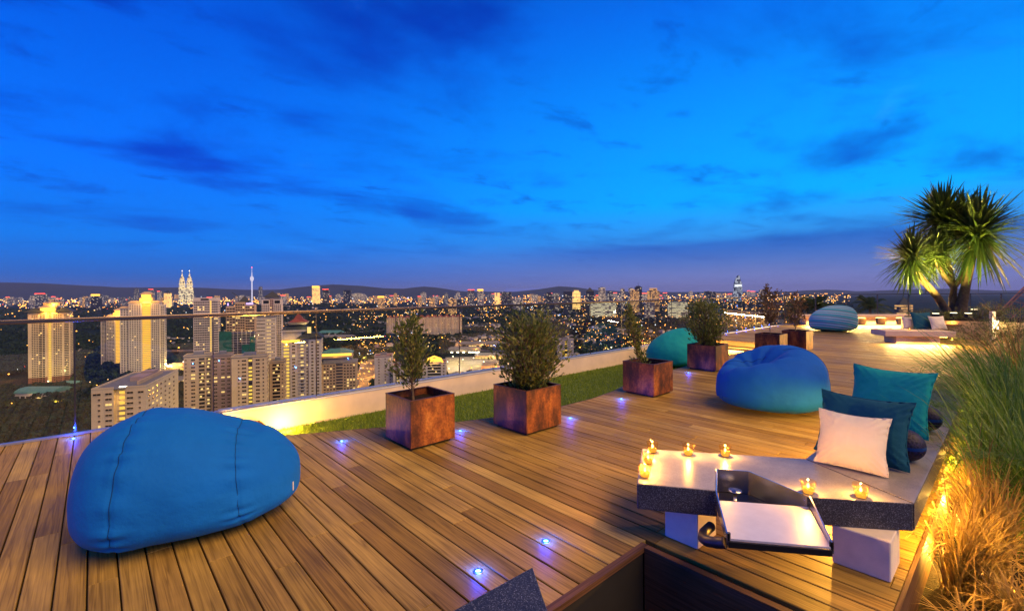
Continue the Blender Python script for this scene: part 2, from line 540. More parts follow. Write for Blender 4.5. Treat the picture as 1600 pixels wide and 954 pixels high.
far_facade('far_dark', (.035, .04, .055), (1, .78, .50), .12, .12, .90, .9)
far_facade('far_bright', (.5, .45, .35), (1, .55, .12), .10, .10, .12, 2.6)
far_facade('spire_skin', (.5, .42, .32), (1, .80, .42), .085, .06, .30, 1.7)
far_facade('leaf_skin', (.06, .09, .14), (.80, .88, 1.0), .06, .10, .55, .9)
far_facade('block_lit', (.55, .50, .40), (1, .84, .45), .09, .16, .35, 1.2)

# ------------------------------------------------------------------ helpers: meshes and objects
class MB:
    def __init__(self):
        self.v, self.f, self.m = [], [], []
    def add(self, vs, fs, mi=0):
        n = len(self.v)
        self.v.extend([tuple(q) for q in vs])
        self.f.extend([tuple(i + n for i in q) for q in fs])
        self.m.extend([mi] * len(fs))
        return self
    def box(self, x0, x1, y0, y1, z0, z1, mi=0):
        return self.add([(x0, y0, z0), (x1, y0, z0), (x1, y1, z0), (x0, y1, z0), (x0, y0, z1), (x1, y0, z1), (x1, y1, z1), (x0, y1, z1)],
                        [(0, 3, 2, 1), (4, 5, 6, 7), (0, 1, 5, 4), (1, 2, 6, 5), (2, 3, 7, 6), (3, 0, 4, 7)], mi)
    def cbox(self, x0, x1, y0, y1, z0, z1, c, mi=0):
        """box with chamfered edges on top and bottom and corners"""
        r = [(x0, y0 + c), (x0 + c, y0), (x1 - c, y0), (x1, y0 + c), (x1, y1 - c), (x1 - c, y1), (x0 + c, y1), (x0, y1 - c)]
        mx, my = (x0 + x1) / 2, (y0 + y1) / 2
        def ins(p):
            return (p[0] + c * (1 if p[0] < mx else -1) * .8, p[1] + c * (1 if p[1] < my else -1) * .8)
        rings = [[(*ins(p), z0) for p in r], [(*p, z0 + c) for p in r], [(*p, z1 - c) for p in r], [(*ins(p), z1) for p in r]]
        vs = [q for rg in rings for q in rg]
        fs = []
        for k in range(3):
            for i in range(8):
                j = (i + 1) % 8
                fs.append((k * 8 + i, k * 8 + j, k * 8 + 8 + j, k * 8 + 8 + i))
        fs.append(tuple(range(7, -1, -1)))
        fs.append(tuple(24 + i for i in range(8)))
        return self.add(vs, fs, mi)
    def prism(self, pts, z0, z1, mi_side=0, mi_top=None):
        n = len(pts)
        mi_top = mi_side if mi_top is None else mi_top
        k = len(self.v)
        self.v += [(x, y, z0) for x, y in pts] + [(x, y, z1) for x, y in pts]
        for i in range(n):
            j = (i + 1) % n
            self.f.append((k + i, k + j, k + n + j, k + n + i)); self.m.append(mi_side)
        self.f.append(tuple(k + n + i for i in range(n))); self.m.append(mi_top)
        self.f.append(tuple(k + i for i in reversed(range(n)))); self.m.append(mi_side)
        return self
    def frust(self, x0, x1, y0, y1, z0, z1, ins, insy=None, mi=0):
        insy = ins if insy is None else insy
        return self.add([(x0, y0, z0), (x1, y0, z0), (x1, y1, z0), (x0, y1, z0), (x0 + ins, y0 + insy, z1), (x1 - ins, y0 + insy, z1), (x1 - ins, y1 - insy, z1), (x0 + ins, y1 - insy, z1)],
                        [(0, 3, 2, 1), (4, 5, 6, 7), (0, 1, 5, 4), (1, 2, 6, 5), (2, 3, 7, 6), (3, 0, 4, 7)], mi)
    def tube(self, path, rad, n=8, mi=0, cap=True):
        path = [Vector(p) for p in path]
        if not isinstance(rad, (list, tuple)):
            rad = [rad] * len(path)
        k = len(self.v)
        up = Vector((0, 0, 1))
        for i, p in enumerate(path):
            t = (path[min(i + 1, len(path) - 1)] - path[max(i - 1, 0)]).normalized()
            a = t.cross(up)
            if a.length < 1e-3:
                a = t.cross(Vector((1, 0, 0)))
            a.normalize()
            b = t.cross(a)
            for q in range(n):
                w = 2 * math.pi * q / n
                self.v.append(tuple(p + (a * math.cos(w) + b * math.sin(w)) * rad[i]))
        for i in range(len(path) - 1):
            for q in range(n):
                r = (q + 1) % n
                self.f.append((k + i * n + q, k + i * n + r, k + (i + 1) * n + r, k + (i + 1) * n + q)); self.m.append(mi)
        if cap:
            self.f.append(tuple(k + q for q in range(n))); self.m.append(mi)
            self.f.append(tuple(k + (len(path) - 1) * n + q for q in reversed(range(n)))); self.m.append(mi)
        return self
    def lathe(self, prof, n=20, c=(0, 0, 0), mi=0, close=False):
        k = len(self.v)
        for r, z in prof:
            for q in range(n):
                w = 2 * math.pi * q / n
                self.v.append((c[0] + r * math.cos(w), c[1] + r * math.sin(w), c[2] + z))
        for i in range(len(prof) - 1):
            for q in range(n):
                r_ = (q + 1) % n
                self.f.append((k + i * n + q, k + i * n + r_, k + (i + 1) * n + r_, k + (i + 1) * n + q)); self.m.append(mi)
        if close:
            self.f.append(tuple(k + q for q in reversed(range(n)))); self.m.append(mi)
            self.f.append(tuple(k + (len(prof) - 1) * n + q for q in range(n))); self.m.append(mi)
        return self
    def mesh(self, name, mats, smooth=False):
        me = bpy.data.meshes.new(name)
        me.from_pydata(self.v, [], self.f)
        for m in (mats if isinstance(mats, (list, tuple)) else [mats]):
            me.materials.append(MATS[m] if isinstance(m, str) else m)
        if any(self.m):
            me.polygons.foreach_set('material_index', self.m)
        if smooth:
            me.polygons.foreach_set('use_smooth', [True] * len(me.polygons))
        me.update()
        return me
    def build(self, name, mats, parent=None, smooth=False, loc=None, rz=0):
        return link(name, self.mesh(name, mats, smooth), parent, loc, rz)
def link(name, me, parent=None, loc=None, rz=0):
    o = bpy.data.objects.new(name, me)
    COL.objects.link(o)
    if parent is not None:
        o.parent = parent
    if loc is not None:
        o.location = loc
    if rz:
        o.rotation_euler = (0, 0, rz)
    return o
def tag(o, label=None, cat=None, group=None, kind=None):
    if label: o['label'] = label
    if cat: o['category'] = cat
    if group: o['group'] = group
    if kind: o['kind'] = kind
    return o
def thing(name, label, cat, loc=(0, 0, 0), rz=0, group=None):
    o = bpy.data.objects.new(name, None)
    COL.objects.link(o)
    o.empty_display_size = .1
    o.location = loc
    o.rotation_euler = (0, 0, rz)
    return tag(o, label, cat, group)
def struct(o):
    return tag(o, kind='structure')
def lamp(kind, parent, loc, energy, color, size=.05, rot=None, name='lamp_light', **kw):
    l = bpy.data.lights.new(name, kind)
    l.energy = energy
    l.color = color
    if kind == 'AREA':
        l.shape = 'RECTANGLE'
        l.size, l.size_y = size
    else:
        l.shadow_soft_size = size
    for k, v in kw.items():
        setattr(l, k, v)
    o = bpy.data.objects.new(name, l)
    COL.objects.link(o)
    o.parent = parent
    o.location = loc
    if rot is not None:
        o.rotation_euler = rot
    return o
def aim(frm, to):
    return (Vector(frm) - Vector(to)).to_track_quat('Z', 'Y').to_euler()
def np_mesh(name, verts, tris_or_quads, mats, per):
    """fast mesh from numpy: verts (n,3), faces (m,per)"""
    me = bpy.data.meshes.new(name)
    nv, nf = len(verts), len(tris_or_quads)
    me.vertices.add(nv)
    me.vertices.foreach_set('co', np.asarray(verts, dtype=np.float32).ravel())
    me.loops.add(nf * per)
    me.loops.foreach_set('vertex_index', np.asarray(tris_or_quads, dtype=np.int32).ravel())
    me.polygons.add(nf)
    me.polygons.foreach_set('loop_start', np.arange(0, nf * per, per, dtype=np.int32))
    for m in (mats if isinstance(mats, (list, tuple)) else [mats]):
        me.materials.append(MATS[m])
    me.update(calc_edges=True)
    me.validate()
    return me

# ================================================================== the roof terrace
def interp(x, pts):
    if x <= pts[0][0]: return pts[0][1]
    for (a, b), (c, d) in zip(pts, pts[1:]):
        if x <= c:
            return b + (d - b) * (x - a) / (c - a)
    return pts[-1][1]
LAWN_EDGE = [(1.36, 6.22), (1.755, 6.03), (2.5, 5.68), (3.06, 5.38), (3.64, 5.06), (4.12, 4.91), (5.2, 4.67), (5.99, 4.66), (6.73, 4.76),
             (7.2, 4.88), (9.46, 5.12), (10.3, 5.17), (16.2, 5.3)]
GY = 7.90          # line of the glass
LZ = -0.42         # level of the sunken lawn
X_L, X_R = 1.36, 16.2      # ends of the lawn
CORNER = (25.6, GY)
def far_rail_y(x):
    return GY - .908 * (x - CORNER[0])
def y_hi(x):
    if x < X_L or x > X_R:
        return min(GY - .035, far_rail_y(x) - .05)
    return interp(x, LAWN_EDGE)
def y_lo(x):
    if x < 1.25: return .30
    if x < 2.81: return 1.772
    if x < 12.5: return .47
    return -2.5

o = MB().box(-6, 45, -14, 8.05, -3.4, -.9).build('roof_slab', 'concrete_pale'); struct(o)
deck = struct(MB().prism([(-2.6, .25), (1.25, .25), (1.25, 1.78), (2.815, 1.78), (2.815, .47), (12.5, .47), (12.5, -2.6), (38, -2.6), (36.5, -2.1),
                   (25.6, 7.86), (X_R, 7.86), (X_R - .01, 5.3)] + [(x - .01, y - .015) for x, y in reversed(LAWN_EDGE)] + [(X_L - .01, 7.86), (-2.6, 7.86)],
                  -.30, -.034).build('deck', 'black_gap_shade'))
PITCH, BW = .1452, .1360
def board(mb, x0, x1, ya0, ya1, yb0, yb1, c=.004, z0=-.03, z1=0.0):
    """one board along Y, ends cut to the deck's outline"""
    mb.add([(x0, ya0, z0), (x1, ya1, z0), (x1, yb1, z0), (x0, yb0, z0),
            (x0, ya0, z1 - c), (x1, ya1, z1 - c), (x1, yb1, z1 - c), (x0, yb0, z1 - c),
            (x0 + c, ya0 + .002, z1), (x1 - c, ya1 + .002, z1), (x1 - c, yb1 - .002, z1), (x0 + c, yb0 - .002, z1)],
           [(0, 1, 5, 4), (1, 2, 6, 5), (2, 3, 7, 6), (3, 0, 4, 7), (4, 5, 9, 8), (5, 6, 10, 9), (6, 7, 11, 10), (7, 4, 8, 11), (8, 9, 10, 11), (0, 3, 2, 1)])
def lay_deck():
    r = random.Random(3)
    rest = MB()
    n = 0
    x = -2.5
    while x < 36:
        x0, x1 = x, x + BW
        xm = (x0 + x1) / 2
        lo0 = lo1 = max(y_lo(x0), y_lo(x1)) if abs(y_lo(x0) - y_lo(x1)) > .01 else y_lo(xm)
        h0, h1 = y_hi(x0), y_hi(x1)
        if abs(h0 - h1) > .3:
            h0 = h1 = min(h0, h1)
        cuts = [lo0 - r.uniform(0, 2.2)]
        while cuts[-1] < max(h0, h1):
            cuts.append(cuts[-1] + r.choice([1.2, 1.8, 2.1, 2.4, 3.0, 3.3]) * r.uniform(.92, 1.05))
        for a, b in zip(cuts, cuts[1:]):
            a0 = a1 = max(a + .0015, lo0)
            b0, b1 = min(b - .0015, h0), min(b - .0015, h1)
            if min(b0, b1) - a0 < .03 or a0 > min(h0, h1):
                continue
            dz = r.uniform(-.0012, .0012)
            if n < 300 and x < 14.2:
                m = MB(); board(m, x0, x1, a0, a1, b0, b1, z1=dz)
                m.build('board', 'deck_wood', deck)
                n += 1
            else:
                board(rest, x0, x1, a0, a1, b0, b1, z1=dz)
        x += PITCH
    tag(rest.build('far_boards', 'deck_wood', deck), kind='stuff')
lay_deck()
# trim along the lawn
e = MB()
pts = LAWN_EDGE
for (xa, ya), (xb, yb) in zip(pts, pts[1:]):
    e.add([(xa, ya, -.42), (xb, yb, -.42), (xb, yb, -.002), (xa, ya, -.002), (xa, ya + .018, -.42), (xb, yb + .018, -.42), (xb, yb + .018, -.002), (xa, ya + .018, -.002)],
          [(0, 1, 2, 3), (5, 4, 7, 6), (3, 2, 6, 7), (0, 3, 7, 4), (1, 5, 6, 2)])
e.build('edge_strip', 'dark_wood', deck)
MB().box(X_L, X_L + .02, 6.25, 7.84, LZ, -.003).build('edge_strip', 'dark_wood_y', deck)
MB().box(X_R - .03, X_R - .004, 5.31, 7.84, -.16, -.003).build('edge_strip', 'dark_wood_y', deck)

# sunken lawn
lp = [(X_L, 7.86)] + [(x, y + .018) for x, y in LAWN_EDGE] + [(X_R + .6, 5.32), (X_R + .6, 7.86)]
lawn = struct(MB().prism(lp, -.9, LZ, 0).build('lawn', 'lawn_base'))
def turf():
    n = 70000
    xs = X_L + .03 + (X_R - X_L) * rng.random(n) ** 1.35
    le = np.interp(xs, [p[0] for p in LAWN_EDGE], [p[1] for p in LAWN_EDGE]) + .03
    ys = le + (7.84 - le) * rng.random(n)
    h = rng.uniform(.025, .055, n); a = rng.uniform(0, 6.283, n); w = rng.uniform(.004, .008, n)
    l = rng.normal(0, .016, (n, 2))
    v = np.zeros((n, 3, 3))
    v[:, 0] = np.c_[xs - w * np.cos(a), ys - w * np.sin(a), np.full(n, LZ)]
    v[:, 1] = np.c_[xs + w * np.cos(a), ys + w * np.sin(a), np.full(n, LZ)]
    v[:, 2] = np.c_[xs + l[:, 0], ys + l[:, 1], LZ + h]
    tag(link('turf', np_mesh('turf', v.reshape(-1, 3), np.arange(n * 3).reshape(-1, 3), 'lawn_blade', 3)),
        'short green turf filling the sunken lawn strip below the glass', 'grass', kind='stuff')
turf()

# parapet wall under the glass, beside the lawn
w = thing('parapet_wall', 'low cream rendered wall washed by warm light, between lawn and glass', 'wall', (X_L, GY, LZ))
MB().cbox(.022, X_R - X_L - .04, -.045, .22, -.3, -LZ - .03, .004).build('render', 'wall_cream', w)
for k in range(10):
    MB().cbox(.022 + k * 1.476, .022 + k * 1.476 + 1.472, -.055, .23, -LZ - .029, -LZ - .003, .004).build('coping', 'wall_cap', w)

# glass balustrade
JX = [-.176 + 1.463 * k for k in range(-2, 18)]
JX[-1] = CORNER[0]
bal = thing('glass_balustrade', 'long frameless glass balustrade with slim steel handrail along the deck edge', 'balustrade', (0, GY, 0))
for a, b in zip(JX, JX[1:]):
    MB().box(a + .006, b - .006, -.006, .006, .02, 1.415).build('pane', 'clear_glass', bal)
MB().cbox(JX[0], CORNER[0], -.028, .028, 1.400, 1.450, .008).build('handrail', 'rail_polished', bal)
MB().box(JX[0], CORNER[0], -.032, .032, 0, .024).build('base_channel', 'aluminium', bal)
for x in JX[1:]:
    MB().box(x - .0075, x + .0075, -.0068, .0068, .024, 1.40).build('joint_strip', 'rail_steel', bal)
# far balustrade, turning right across the end of the terrace
fdir = Vector((.7402, -.6721, 0))
fb = thing('far_balustrade', 'distant glass balustrade with thin posts across the end of the terrace', 'balustrade', (CORNER[0], CORNER[1], 0), math.atan2(fdir.y, fdir.x))
for k in range(17):
    x0 = k * 1.55
    MB().box(x0 + .03, x0 + 1.52, -.006, .006, .03, 1.44).build('pane', 'clear_glass', fb)
    MB().box(x0 - .022, x0 + .022, -.02, .02, 0, 1.455).build('post', 'rail_steel', fb)
MB().box(0, 17 * 1.55, -.028, .028, 1.456, 1.50).build('handrail', 'rail_polished', fb)
MB().box(0, 17 * 1.55, -.04, .04, 0, .03).build('base_channel', 'aluminium', fb)

# steps between deck and lawn
def steps(name, label, x0, x1, y0, y1, top, face, flip):
    t = thing(name, label, 'step', (x0, y0, LZ))
    dx, dy, h = x1 - x0, y1 - y0, top - LZ
    n = max(1, round(dx / .145))
    for i in range(n):
        MB().cbox(i * dx / n + .003, (i + 1) * dx / n - .003, 0, dy, h - .03, h, .003).build('tread_board', 'dark_wood_y', t)
    fx = dx - .02 if flip > 0 else .005
    MB().box(fx - .001, fx + .017, .01, dy - .01, .02, h - .032).build('riser', 'dark_wood_y', t)
    sx = fx + .03 if flip > 0 else fx - .012
    MB().box(sx - .008, sx + .008, .05, dy - .05, h - .062, h - .046).build('light_strip', 'warm_strip', t)
    return t, sx, h, dy
t, sx, h, dy = steps('wooden_step', 'dark wooden step beside the blue beanbag with warm strip light on the wall', X_L + .04, X_L + .52, 6.75, 7.83, -.20, 'x', 1)
lamp('POINT', t, (sx + .30, dy - .26, .08), 75, (1, .52, .08), .03)
lamp('POINT', t, (.10, dy - .12, .30), 10, (1, .52, .08), .03)
t, sx, h, dy = steps('wooden_step', 'dark low wooden step at far end of the lawn, lit from underneath', X_R - .62, X_R - .06, 5.42, 7.6, -.20, 'x', -1)
lamp('AREA', t, (sx - .05, dy / 2, .12), 90, (1, .62, .14), (.03, 2.0), (0, R(-60), 0))
lamp('AREA', t, (.30, dy / 2, .36), 60, (1, .62, .14), (.03, 2.0), (0, R(-30), 0))

# sunken pit in front with slate floor
pit = struct(MB().box(1.15, 2.75, -1.4, 1.71, -.80, -.62).build('pit', 'black_gap_shade'))
MB().box(1.25, 2.812, 1.722, 1.770, -.03, .004).build('pit_trim', 'dark_wood', pit)
MB().box(1.25, 2.76, 1.730, 1.765, -.62, -.031).build('pit_lining', 'black_gap_shade', pit)  # black colour puts this side's shade into the lining
MB().box(2.762, 2.811, -1.3, 1.720, -.62, .004).build('pit_lining', 'dark_wood_y', pit)
MB().box(1.20, 1.249, -1.3, 1.720, -.62, .004).build('pit_lining', 'dark_wood_y', pit)
for i in range(5):
    for j in range(5):
        a = 1.26 + i * .30; b = -1.25 + j * .60 - (.3 if i % 2 else 0)
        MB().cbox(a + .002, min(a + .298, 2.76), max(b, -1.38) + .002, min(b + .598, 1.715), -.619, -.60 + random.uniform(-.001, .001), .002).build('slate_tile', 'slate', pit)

# planting bed right of the deck
bed = struct(MB().box(2.82, 12.4, -3.0, .465, -.9, -.30).build('planting_bed', 'soil'))
MB().box(2.82, 12.4, .445, .466, -.32, -.002).build('edge_strip', 'dark_wood', bed)

# ------------------------------------------------------------------ deck lights
def deck_light(x, y, label, power=.5, z=0.0, group='blue deck lights'):
    t = thing('deck_light', label, 'light', (x, y, z), 0, group)
    MB().lathe([(.026, 0), (.026, .004), (.019, .005), (.019, .002)], 16).build('ring', 'blue_halo', t, True)  # emissive ring paints the blue halo around the lens
    MB().lathe([(.034, 0), (.034, .003), (.027, .0035)], 18).build('bezel', 'aluminium', t, True)
    MB().lathe([(.0, .007), (.010, .0065), (.018, .003)], 14).build('lens', 'blue_led_core', t, True)
    lamp('POINT', t, (0, 0, .045), power, (.01, .055, 1.0), .012)
    return t
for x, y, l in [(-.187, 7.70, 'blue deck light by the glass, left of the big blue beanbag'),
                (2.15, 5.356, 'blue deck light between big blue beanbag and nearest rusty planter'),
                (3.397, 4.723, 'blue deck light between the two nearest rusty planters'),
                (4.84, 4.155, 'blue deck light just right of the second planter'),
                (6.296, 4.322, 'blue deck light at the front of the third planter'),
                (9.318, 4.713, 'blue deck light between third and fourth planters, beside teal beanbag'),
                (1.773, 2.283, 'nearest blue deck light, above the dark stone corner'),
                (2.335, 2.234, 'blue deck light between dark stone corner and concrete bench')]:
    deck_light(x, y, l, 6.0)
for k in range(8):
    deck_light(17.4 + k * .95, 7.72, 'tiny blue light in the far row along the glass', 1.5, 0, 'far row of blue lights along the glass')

# ------------------------------------------------------------------ planters and shrubs
def planter(x, y, s, h, label):
    t = thing('planter', label, 'planter', (x, y, 0), 0, 'rusty steel cube planters')
    a, th = s / 2, .012
    for x0, x1, y0, y1 in ((-a, a, -a, -a + th), (-a, a, a - th, a), (-a, -a + th, -a + th + .0005, a - th - .0005), (a - th, a, -a + th + .0005, a - th - .0005)):
        MB().cbox(x0, x1, y0, y1, .03, h, .002).build('side_panel', 'corten_steel', t)
    r = MB()
    for x0, x1, y0, y1 in ((-a - .002, a + .002, -a - .002, -a + .028), (-a - .002, a + .002, a - .028, a + .002), (-a - .002, -a + .028, -a + .0285, a - .0285), (a - .028, a + .002, -a + .0285, a - .0285)):
        r.box(x0, x1, y0, y1, h + .0005, h + .007)
    r.build('rim', 'corten_rim', t)
    MB().box(-a + .04, a - .04, -a + .04, a - .04, 0.001, .0295).build('plinth', 'black_metal', t)
    s_ = MB(); g = 9
    for i in range(g + 1):
        for j in range(g + 1):
            s_.v.append((-a + .015 + (s - .03) * i / g, -a + .015 + (s - .03) * j / g, h - .085 + random.uniform(-.014, .014)))
    for i in range(g):
        for j in range(g):
            q = i * (g + 1) + j
            s_.f.append((q, q + g + 1, q + g + 2, q + 1)); s_.m.append(0)
    s_.build('soil', 'soil', t, True)
    return t
def leaf_cloud(name, pts, dirs, size, mat, parent, asp=.42, seed=1):
    """leaves: folded diamond of two triangles pairs at each point"""
    r = np.random.default_rng(seed)
    n = len(pts)
    P = np.asarray(pts); Dv = np.asarray(dirs, dtype=float)
    Dv = Dv + r.normal(0, .45, (n, 3)); Dv /= np.linalg.norm(Dv, axis=1)[:, None]
    S = np.cross(Dv, r.normal(0, 1, (n, 3))); S /= np.linalg.norm(S, axis=1)[:, None] + 1e-9
    Nn = np.cross(Dv, S)
    l = (size * r.uniform(.65, 1.3, n))[:, None]
    b = P; tip = P + Dv * l
    m = P + Dv * l * .5 - Nn * l * .08
    s1 = P + Dv * l * .48 + S * l * asp * .5 + Nn * l * .05
    s2 = P + Dv * l * .48 - S * l * asp * .5 + Nn * l * .05
    v = np.stack([b, s1, tip, s2, m], 1).reshape(-1, 3)
    k = np.arange(n)[:, None] * 5
    f = np.concatenate([k + np.array([[0, 1, 4]]), k + np.array([[1, 2, 4]]), k + np.array([[2, 3, 4]]), k + np.array([[3, 0, 4]])], 0)
    return link(name, np_mesh(name, v, f, mat, 3), parent)
def shrub(x, y, z, h, rad, stem, n, label, shape='round', size=.05, mat='shrub_leaf', seed=1, lean=(0, 0), cat='shrub'):
    r = random.Random(seed)
    t = thing('shrub', label, cat, (x, y, z), 0, 'shrubs in the rusty planters')
    tr = MB()
    top = Vector((lean[0], lean[1], h * .9))
    path = [Vector((0, 0, 0)) + top * f + Vector((r.uniform(-.015, .015), r.uniform(-.015, .015), 0)) * (1 if f else 0) for f in (0, .2, .4, .6, .8, 1)]
    tr.tube(path, [.016, .013, .011, .008, .005, .003], 7)
    pts, dirs = [], []
    nb = max(12, n // 14)
    for i in range(nb):
        f = stem + (1 - stem) * (i + r.random()) / nb
        p0 = top * (f * .92 / .9 if f < .98 else .98) * .92
        if shape == 'round':
            rr = rad * math.sqrt(max(.06, 1 - ((f - (stem + .52 * (1 - stem))) / (.54 * (1 - stem))) ** 2))
        elif shape == 'egg':
            rr = rad * math.sqrt(max(.05, 1 - ((f - (stem + .40 * (1 - stem))) / (.62 * (1 - stem))) ** 2))
        else:
            rr = rad * (.55 + .45 * math.sin(f * 9 + seed)) * (1.05 - .5 * f)
        a = r.uniform(0, 6.283)
        rr *= r.uniform(.55, 1.08) * (1.28 if r.random() < .06 else 1)
        p2 = Vector((p0.x + rr * math.cos(a), p0.y + rr * math.sin(a), f * h + r.uniform(.0, .08) * h))
        p0 = Vector((p0.x, p0.y, max(.02, p2.z - rr * r.uniform(.7, 1.3) - .02)))
        p0.x, p0.y = top.x * p0.z / h, top.y * p0.z / h
        p1 = (p0 + p2) / 2 + Vector((0, 0, -.02))
        tr.tube([p0, p1, p2], [.0055, .004, .002], 4, cap=False)
        for k in range(14):
            g = r.uniform(.30, 1.05)
            q = p0.lerp(p2, g)
            q += Vector((r.gauss(0, .028), r.gauss(0, .028), r.gauss(0, .028))) * (rad / .22)
            pts.append(tuple(q)); d = (p2 - p0).normalized() + Vector((0, 0, .25))
            dirs.append(tuple(d))
    tr.build('trunk', 'bark', t, True)
    leaf_cloud('crown', pts, dirs, size, mat, t, .42, seed)
    return t
PL = [((2.855, 4.775), .585, .545, 'nearest rusty steel cube planter, holding a slim young tree'),
      ((4.16, 4.30), .62, .535, 'second rusty cube planter, holding the widest bushy shrub'),
      ((7.03, 4.29), .60, .535, 'third rusty cube planter, holding a narrow ragged shrub'),
      ((10.10, 4.66), .64, .545, 'fourth rusty cube planter, in front of the wooden step'),
      ((13.75, 4.58), .62, .54, 'rusty cube planter showing just behind the dented blue beanbag'),
      ((15.05, 4.32), .62, .56, 'farthest rusty cube planter, right of all the others')]
for (x, y), s, h, l in PL:
    planter(x, y, s, h, l)
shrub(2.80, 4.83, .46, .93, .245, .30, 1050, 'slim young tree with airy crown in the nearest rusty planter', 'egg', .062, seed=3, lean=(-.05, .02))
shrub(4.20, 4.30, .45, .95, .45, .10, 3600, 'dense round bushy shrub in the second rusty planter', 'round', .066, seed=5)
shrub(6.86, 4.30, .45, .97, .20, .08, 750, 'narrow ragged leaning shrub in the third rusty planter', 'ragged', .066, seed=8, lean=(-.28, .10))
shrub(10.0, 4.66, .46, 1.0, .45, .14, 3000, 'dark round shrub in the fourth rusty planter near the teal beanbag', 'round', .070, seed=11)
shrub(13.75, 4.60, .45, 1.30, .30, .30, 800, 'reddish brown oval shrub behind the dented blue beanbag', 'round', .075, 'autumn_leaf', seed=14)
shrub(15.0, 4.36, .46, 1.15, .30, .28, 420, 'sparse reddish shrub in the farthest planter', 'round', .075, 'autumn_leaf', seed=17)

# ------------------------------------------------------------------ beanbags
def sgnpow(v, p):
    return math.copysign(abs(v) ** p, v)
def long_bag():
    cx, cd = -2.44, 3.58
    loc = (cx * CYW + cd * SY, -cx * SY + cd * CYW, 0)
    t = thing('beanbag', 'big bright blue elongated beanbag lying at the left of the deck', 'beanbag', loc, math.atan2(-.33, .944), 'beanbags on the terrace')
    HL = .715
    HT = [(-1, .84), (-.7, .87), (-.4, .875), (-.1, .84), (.2, .785), (.42, .735), (.55, .71), (.7, .69), (.85, .66), (1, .62)]
    WB = [(-1, .66), (-.5, .64), (0, .59), (.4, .52), (.7, .46), (1, .42)]
    seams = (-.50, .45)
    def surf(s, a, off=0.0):
        e = max(0.0, 1 - abs(s) ** (2.7 - .3 * max(-1, min(1, s * 3)))) ** (1 / 2.3)
        sn = s + .10 * math.sin(a) * (1 - s * s) * (1 if s < 0 else -.4)
        ht, b = interp(s, HT), interp(s, WB)
        zc = .42 * ht
        sa, ca = math.sin(a), math.cos(a)
        y = b * e * sgnpow(ca, .80) * (1 - .10 * max(0, sa))
        if sa > 0:
            z = zc + (ht - zc) * e ** .70 * sa ** .92
        else:
            z = zc - zc * e ** .62 * abs(sa) ** .50
        x = HL * (s + (.02 - .09 * min(1, max(0, (s + .3) / .7)) ** 2) * sa * (1 - s * s))
        # puckers beside the seams, soft dents
        amp = 0.
        for s0 in seams:
            dlt = (s - s0)
            wob = 26 * a + 5 * mn.noise(Vector((a * 3, s0 * 9, 1.7)))
            amp += .021 * math.sin(wob) * math.exp(-(dlt / .11) ** 2) * (.35 + .65 * abs(mn.noise(Vector((a * 2.3, s0 * 4, 3.)))) * 2)
            amp -= .009 * math.exp(-(dlt / .022) ** 2)
        amp += .022 * mn.noise(Vector((x * 2.2, y * 2.2, z * 2.2))) + .007 * mn.noise(Vector((x * 7, y * 7, z * 7)))
        # folds on top near the narrow end
        if s > .45 and sa > .3:
            amp += .016 * math.sin(18 * s + 5 * a + 3 * mn.noise(Vector((x * 4, y * 4, 0)))) * min(1, (s - .45) * 4) * (sa - .3)
        amp += off
        k = 1.0 if z > .05 else max(0, z / .05)
        return Vector((x, y + amp * ca * .9, max(.001, z + amp * sa * k)))
    NU, NA = 150, 150
    m = MB()
    for i in range(NU):
        s = -math.cos(math.pi * (i + .0) / (NU - 1)) * .9995
        for j in range(NA):
            m.v.append(tuple(surf(s, 2 * math.pi * j / NA)))
    for i in range(NU - 1):
        for j in range(NA):
            k = (j + 1) % NA
            m.f.append((i * NA + j, (i + 1) * NA + j, (i + 1) * NA + k, i * NA + k)); m.m.append(0)
    m.f.append(tuple(range(NA))); m.m.append(0)
    m.f.append(tuple((NU - 1) * NA + j for j in reversed(range(NA)))); m.m.append(0)
    body = m.build('body', 'blue_fabric', t, True)
    for s0 in seams:
        path = [surf(s0, 2 * math.pi * j / 120 - .25, .002) for j in range(75)] if False else [surf(s0, -.35 + (math.pi + .7) * j / 90, .0025) for j in range(91)]
        MB().tube(path, .0024, 5).build('seam', 'navy_seam', body, True)
        path = [surf(s0, math.pi + .35 + (math.pi - .7) * j / 60, .0025) for j in range(61)]
    q = surf(.93, R(-150) + math.pi * 2, .004)
    MB().box(q.x - .004, q.x + .004, q.y - .02, q.y + .02, q.z + .02, q.z + .085).build('label_tag', 'white_fabric', body)
    return t
long_bag()

